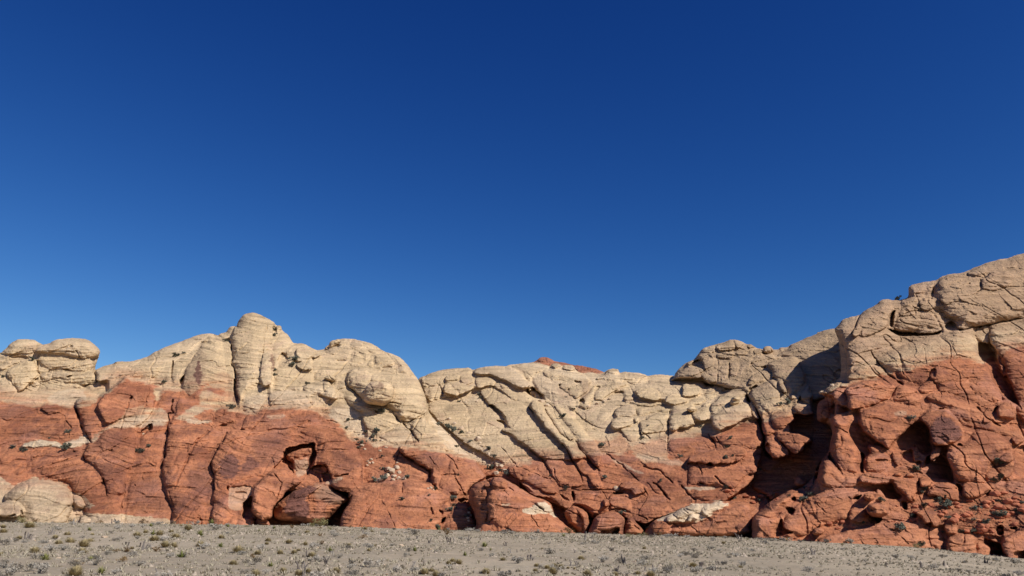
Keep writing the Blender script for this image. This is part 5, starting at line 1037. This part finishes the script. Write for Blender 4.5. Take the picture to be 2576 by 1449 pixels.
scatter('d', 'K 1300,650 1900,600 2300,450 2576,420 2576,860 2300,960 1650,860', 16, 2.2, 6)
scatter('d', 'H 1440,740 1560,770 1960,810 2500,700 2300,830 1850,890', 6, 2, 5)
scatter('d', 'E 300,900 900,870 1500,1000 2000,1050 2500,1250 G 700,1250 600,900 100,900 E 2000,800 1000,800', 10, 1.5, 4)
MARKS_ROCK = [(25, 350, 'the twin cream domes'), (175, 385, 'the dark-streaked column'), (248, 340, 'the tall pinnacle'), (300, 355, 'the notch right of the pinnacle'), (330, 330, 'the second cream peak'), (380, 395, 'the inset ochre boulder'), (415, 440, 'the pale rubble chute'), (60, 440, 'the white ledges of the red wall'),
              (145, 440, 'the shaded cleft in the red wall'), (300, 460, 'the square alcove'), (390, 475, 'the pile of cream stones'), (440, 430, 'the foot of the big cream dome'), (480, 430, 'the slanting cream slabs'), (545, 390, 'the upper fins of the saddle'), (600, 370, 'the saddle skyline'), (640, 400, 'the rounded domes of the saddle'), (460, 500, 'the side of the white-capped mound'),
              (540, 480, 'the red bench above the white-capped mound'), (600, 450, 'the pink-streaked slope'), (680, 460, 'the red shoulder beside the gully'), (705, 365, 'the castle-like peak'), (760, 400, 'the leaning pillars'), (740, 505, 'the lip of the shaded gully'), (690, 500, 'the long white-knobbed mound'), (830, 490, 'the red mounds below the right cliff'),
              (890, 330, 'the skyline notch of the right cliff'), (920, 430, 'the purple-stained block'), (910, 485, 'the flat slab of the right cliff'), (960, 500, 'the right-hand talus'), (1000, 490, 'the upper talus at the right edge'), (920, 530, 'the foot of the right-hand talus')]
MARKS_PLAIN = [(60, 'the cream dome'), (170, 'the red wall'), (255, 'the red slab'), (310, 'the varnished boulder'), (400, 'the plain mound'), (500, 'the white-capped mound'), (585, 'the domed boulders'), (690, 'the white-knobbed mound'), (800, 'the red mounds'), (900, 'the talus'), (990, 'the cliff edge')]
ORD = 'first second third fourth fifth sixth seventh eighth ninth tenth eleventh twelfth'.split()


def name_all():
    spots = {}
    for kind, o, u, v in PLACED:
        if kind in 'drp':
            m = min(MARKS_ROCK, key=lambda q: (q[0] - u) ** 2 + 1.5 * (q[1] - v) ** 2)[2]
            key = (kind, 'beside ' + m)
        else:
            m = min(MARKS_PLAIN, key=lambda q: abs(q[0] - u))[1]
            z = 'far scrub' if o.location.y > 62 else 'middle scrub' if o.location.y > 33 else 'near scrub'
            key = (kind, f'in the {z} before {m}')
        spots.setdefault(key, []).append((u, o))
    for (kind, where), L in spots.items():
        L.sort(key=lambda q: q[0]); base = KIND[kind]
        for i, (u, o) in enumerate(L):
            if len(L) == 1: lab = f'{base[1]} {where}'
            elif i < 6: lab = f'{base[1]} {where}, {ORD[i]} from left'
            elif i >= len(L) - 4: lab = f'{base[1]} {where}, ' + ('rightmost' if i == len(L) - 1 else f'{ORD[len(L) - 1 - i]} from right')
            else: lab = f'{base[1]} among many {where}'
            tag(o, lab, base[2], base[3])


name_all()

# ------------------------------------------------------------------ dry stubble and gravel nobody could count
def litter(name, n, mat, maker, label, group_kind):
    r = np.random.default_rng(77 + n)
    Y = np.sqrt(r.uniform(14 ** 2, 116 ** 2, n)); X = Y * r.uniform(-.74, .74, n)
    near = r.random(n) < .3; Y = np.where(near, r.uniform(14, 55, n), Y); X = np.where(near, Y * r.uniform(-.74, .74, n), X)
    dens = vnoise(X / 7, Y / 7) + .5 * vnoise(X / 2.2, Y / 2.2)
    keep = dens > r.uniform(-.9, .8, n); X, Y = X[keep], Y[keep]
    Z = ground_z(X, Y)
    co, fa = maker(r, X, Y, Z)
    o = fast_mesh(name, co, np.zeros((0, 4), np.int64), mat, fa)
    tag(o, label, group_kind, kind='stuff')


def tufts(r, X, Y, Z, B=7):
    n = len(X); a = r.uniform(0, 6.28, (n, B)); h = (r.uniform(.03, .12, (n, 1)) * r.uniform(.6, 1.2, (n, B))) * np.where(Y > 60, 1.25, 1)[:, None]; s = h * r.uniform(.4, 1.3, (n, B)); w = .02 + .0004 * Y[:, None]
    bx = X[:, None] + np.cos(a) * .03; by = Y[:, None] + np.sin(a) * .03; z = np.repeat(Z[:, None], B, 1) - .03
    p0 = np.stack([bx - np.sin(a) * w, by + np.cos(a) * w, z], -1); p1 = np.stack([bx + np.sin(a) * w, by - np.cos(a) * w, z], -1); p2 = np.stack([bx + np.cos(a) * s, by + np.sin(a) * s, z + h + .03], -1)
    co = np.stack([p0, p1, p2], 2).reshape(-1, 3)
    return co, np.arange(len(co)).reshape(-1, 3)


def pebbles(r, X, Y, Z):
    n = len(X); s = (.025 + .10 * r.random(n) ** 4) * np.where(Y > 50, 1.7, 1); k = np.arange(n)[:, None] * 6
    a = r.uniform(0, 6.28, n); pts_ = []
    for j in range(5):
        b = a + j * 1.2566 + r.uniform(-.3, .3, n)
        pts_.append(np.stack([X + np.cos(b) * s, Y + np.sin(b) * s * r.uniform(.6, 1, n), Z - .02], -1))
    pts_.append(np.stack([X + r.uniform(-.3, .3, n) * s, Y, Z + s * r.uniform(.5, .9, n)], -1))
    co = np.stack(pts_, 1).reshape(-1, 3)
    return co, np.concatenate([k + np.array([[j, (j + 1) % 5, 5]]) for j in range(5)])


litter('dry_grass', 34000, M_DRY, tufts, 'grey dry stubble and low scrub covering the whole plain', 'dry grass')
litter('gravel', 11000, M_GRAVEL, pebbles, 'scattered gravel and small pale stones on the desert plain', 'gravel')
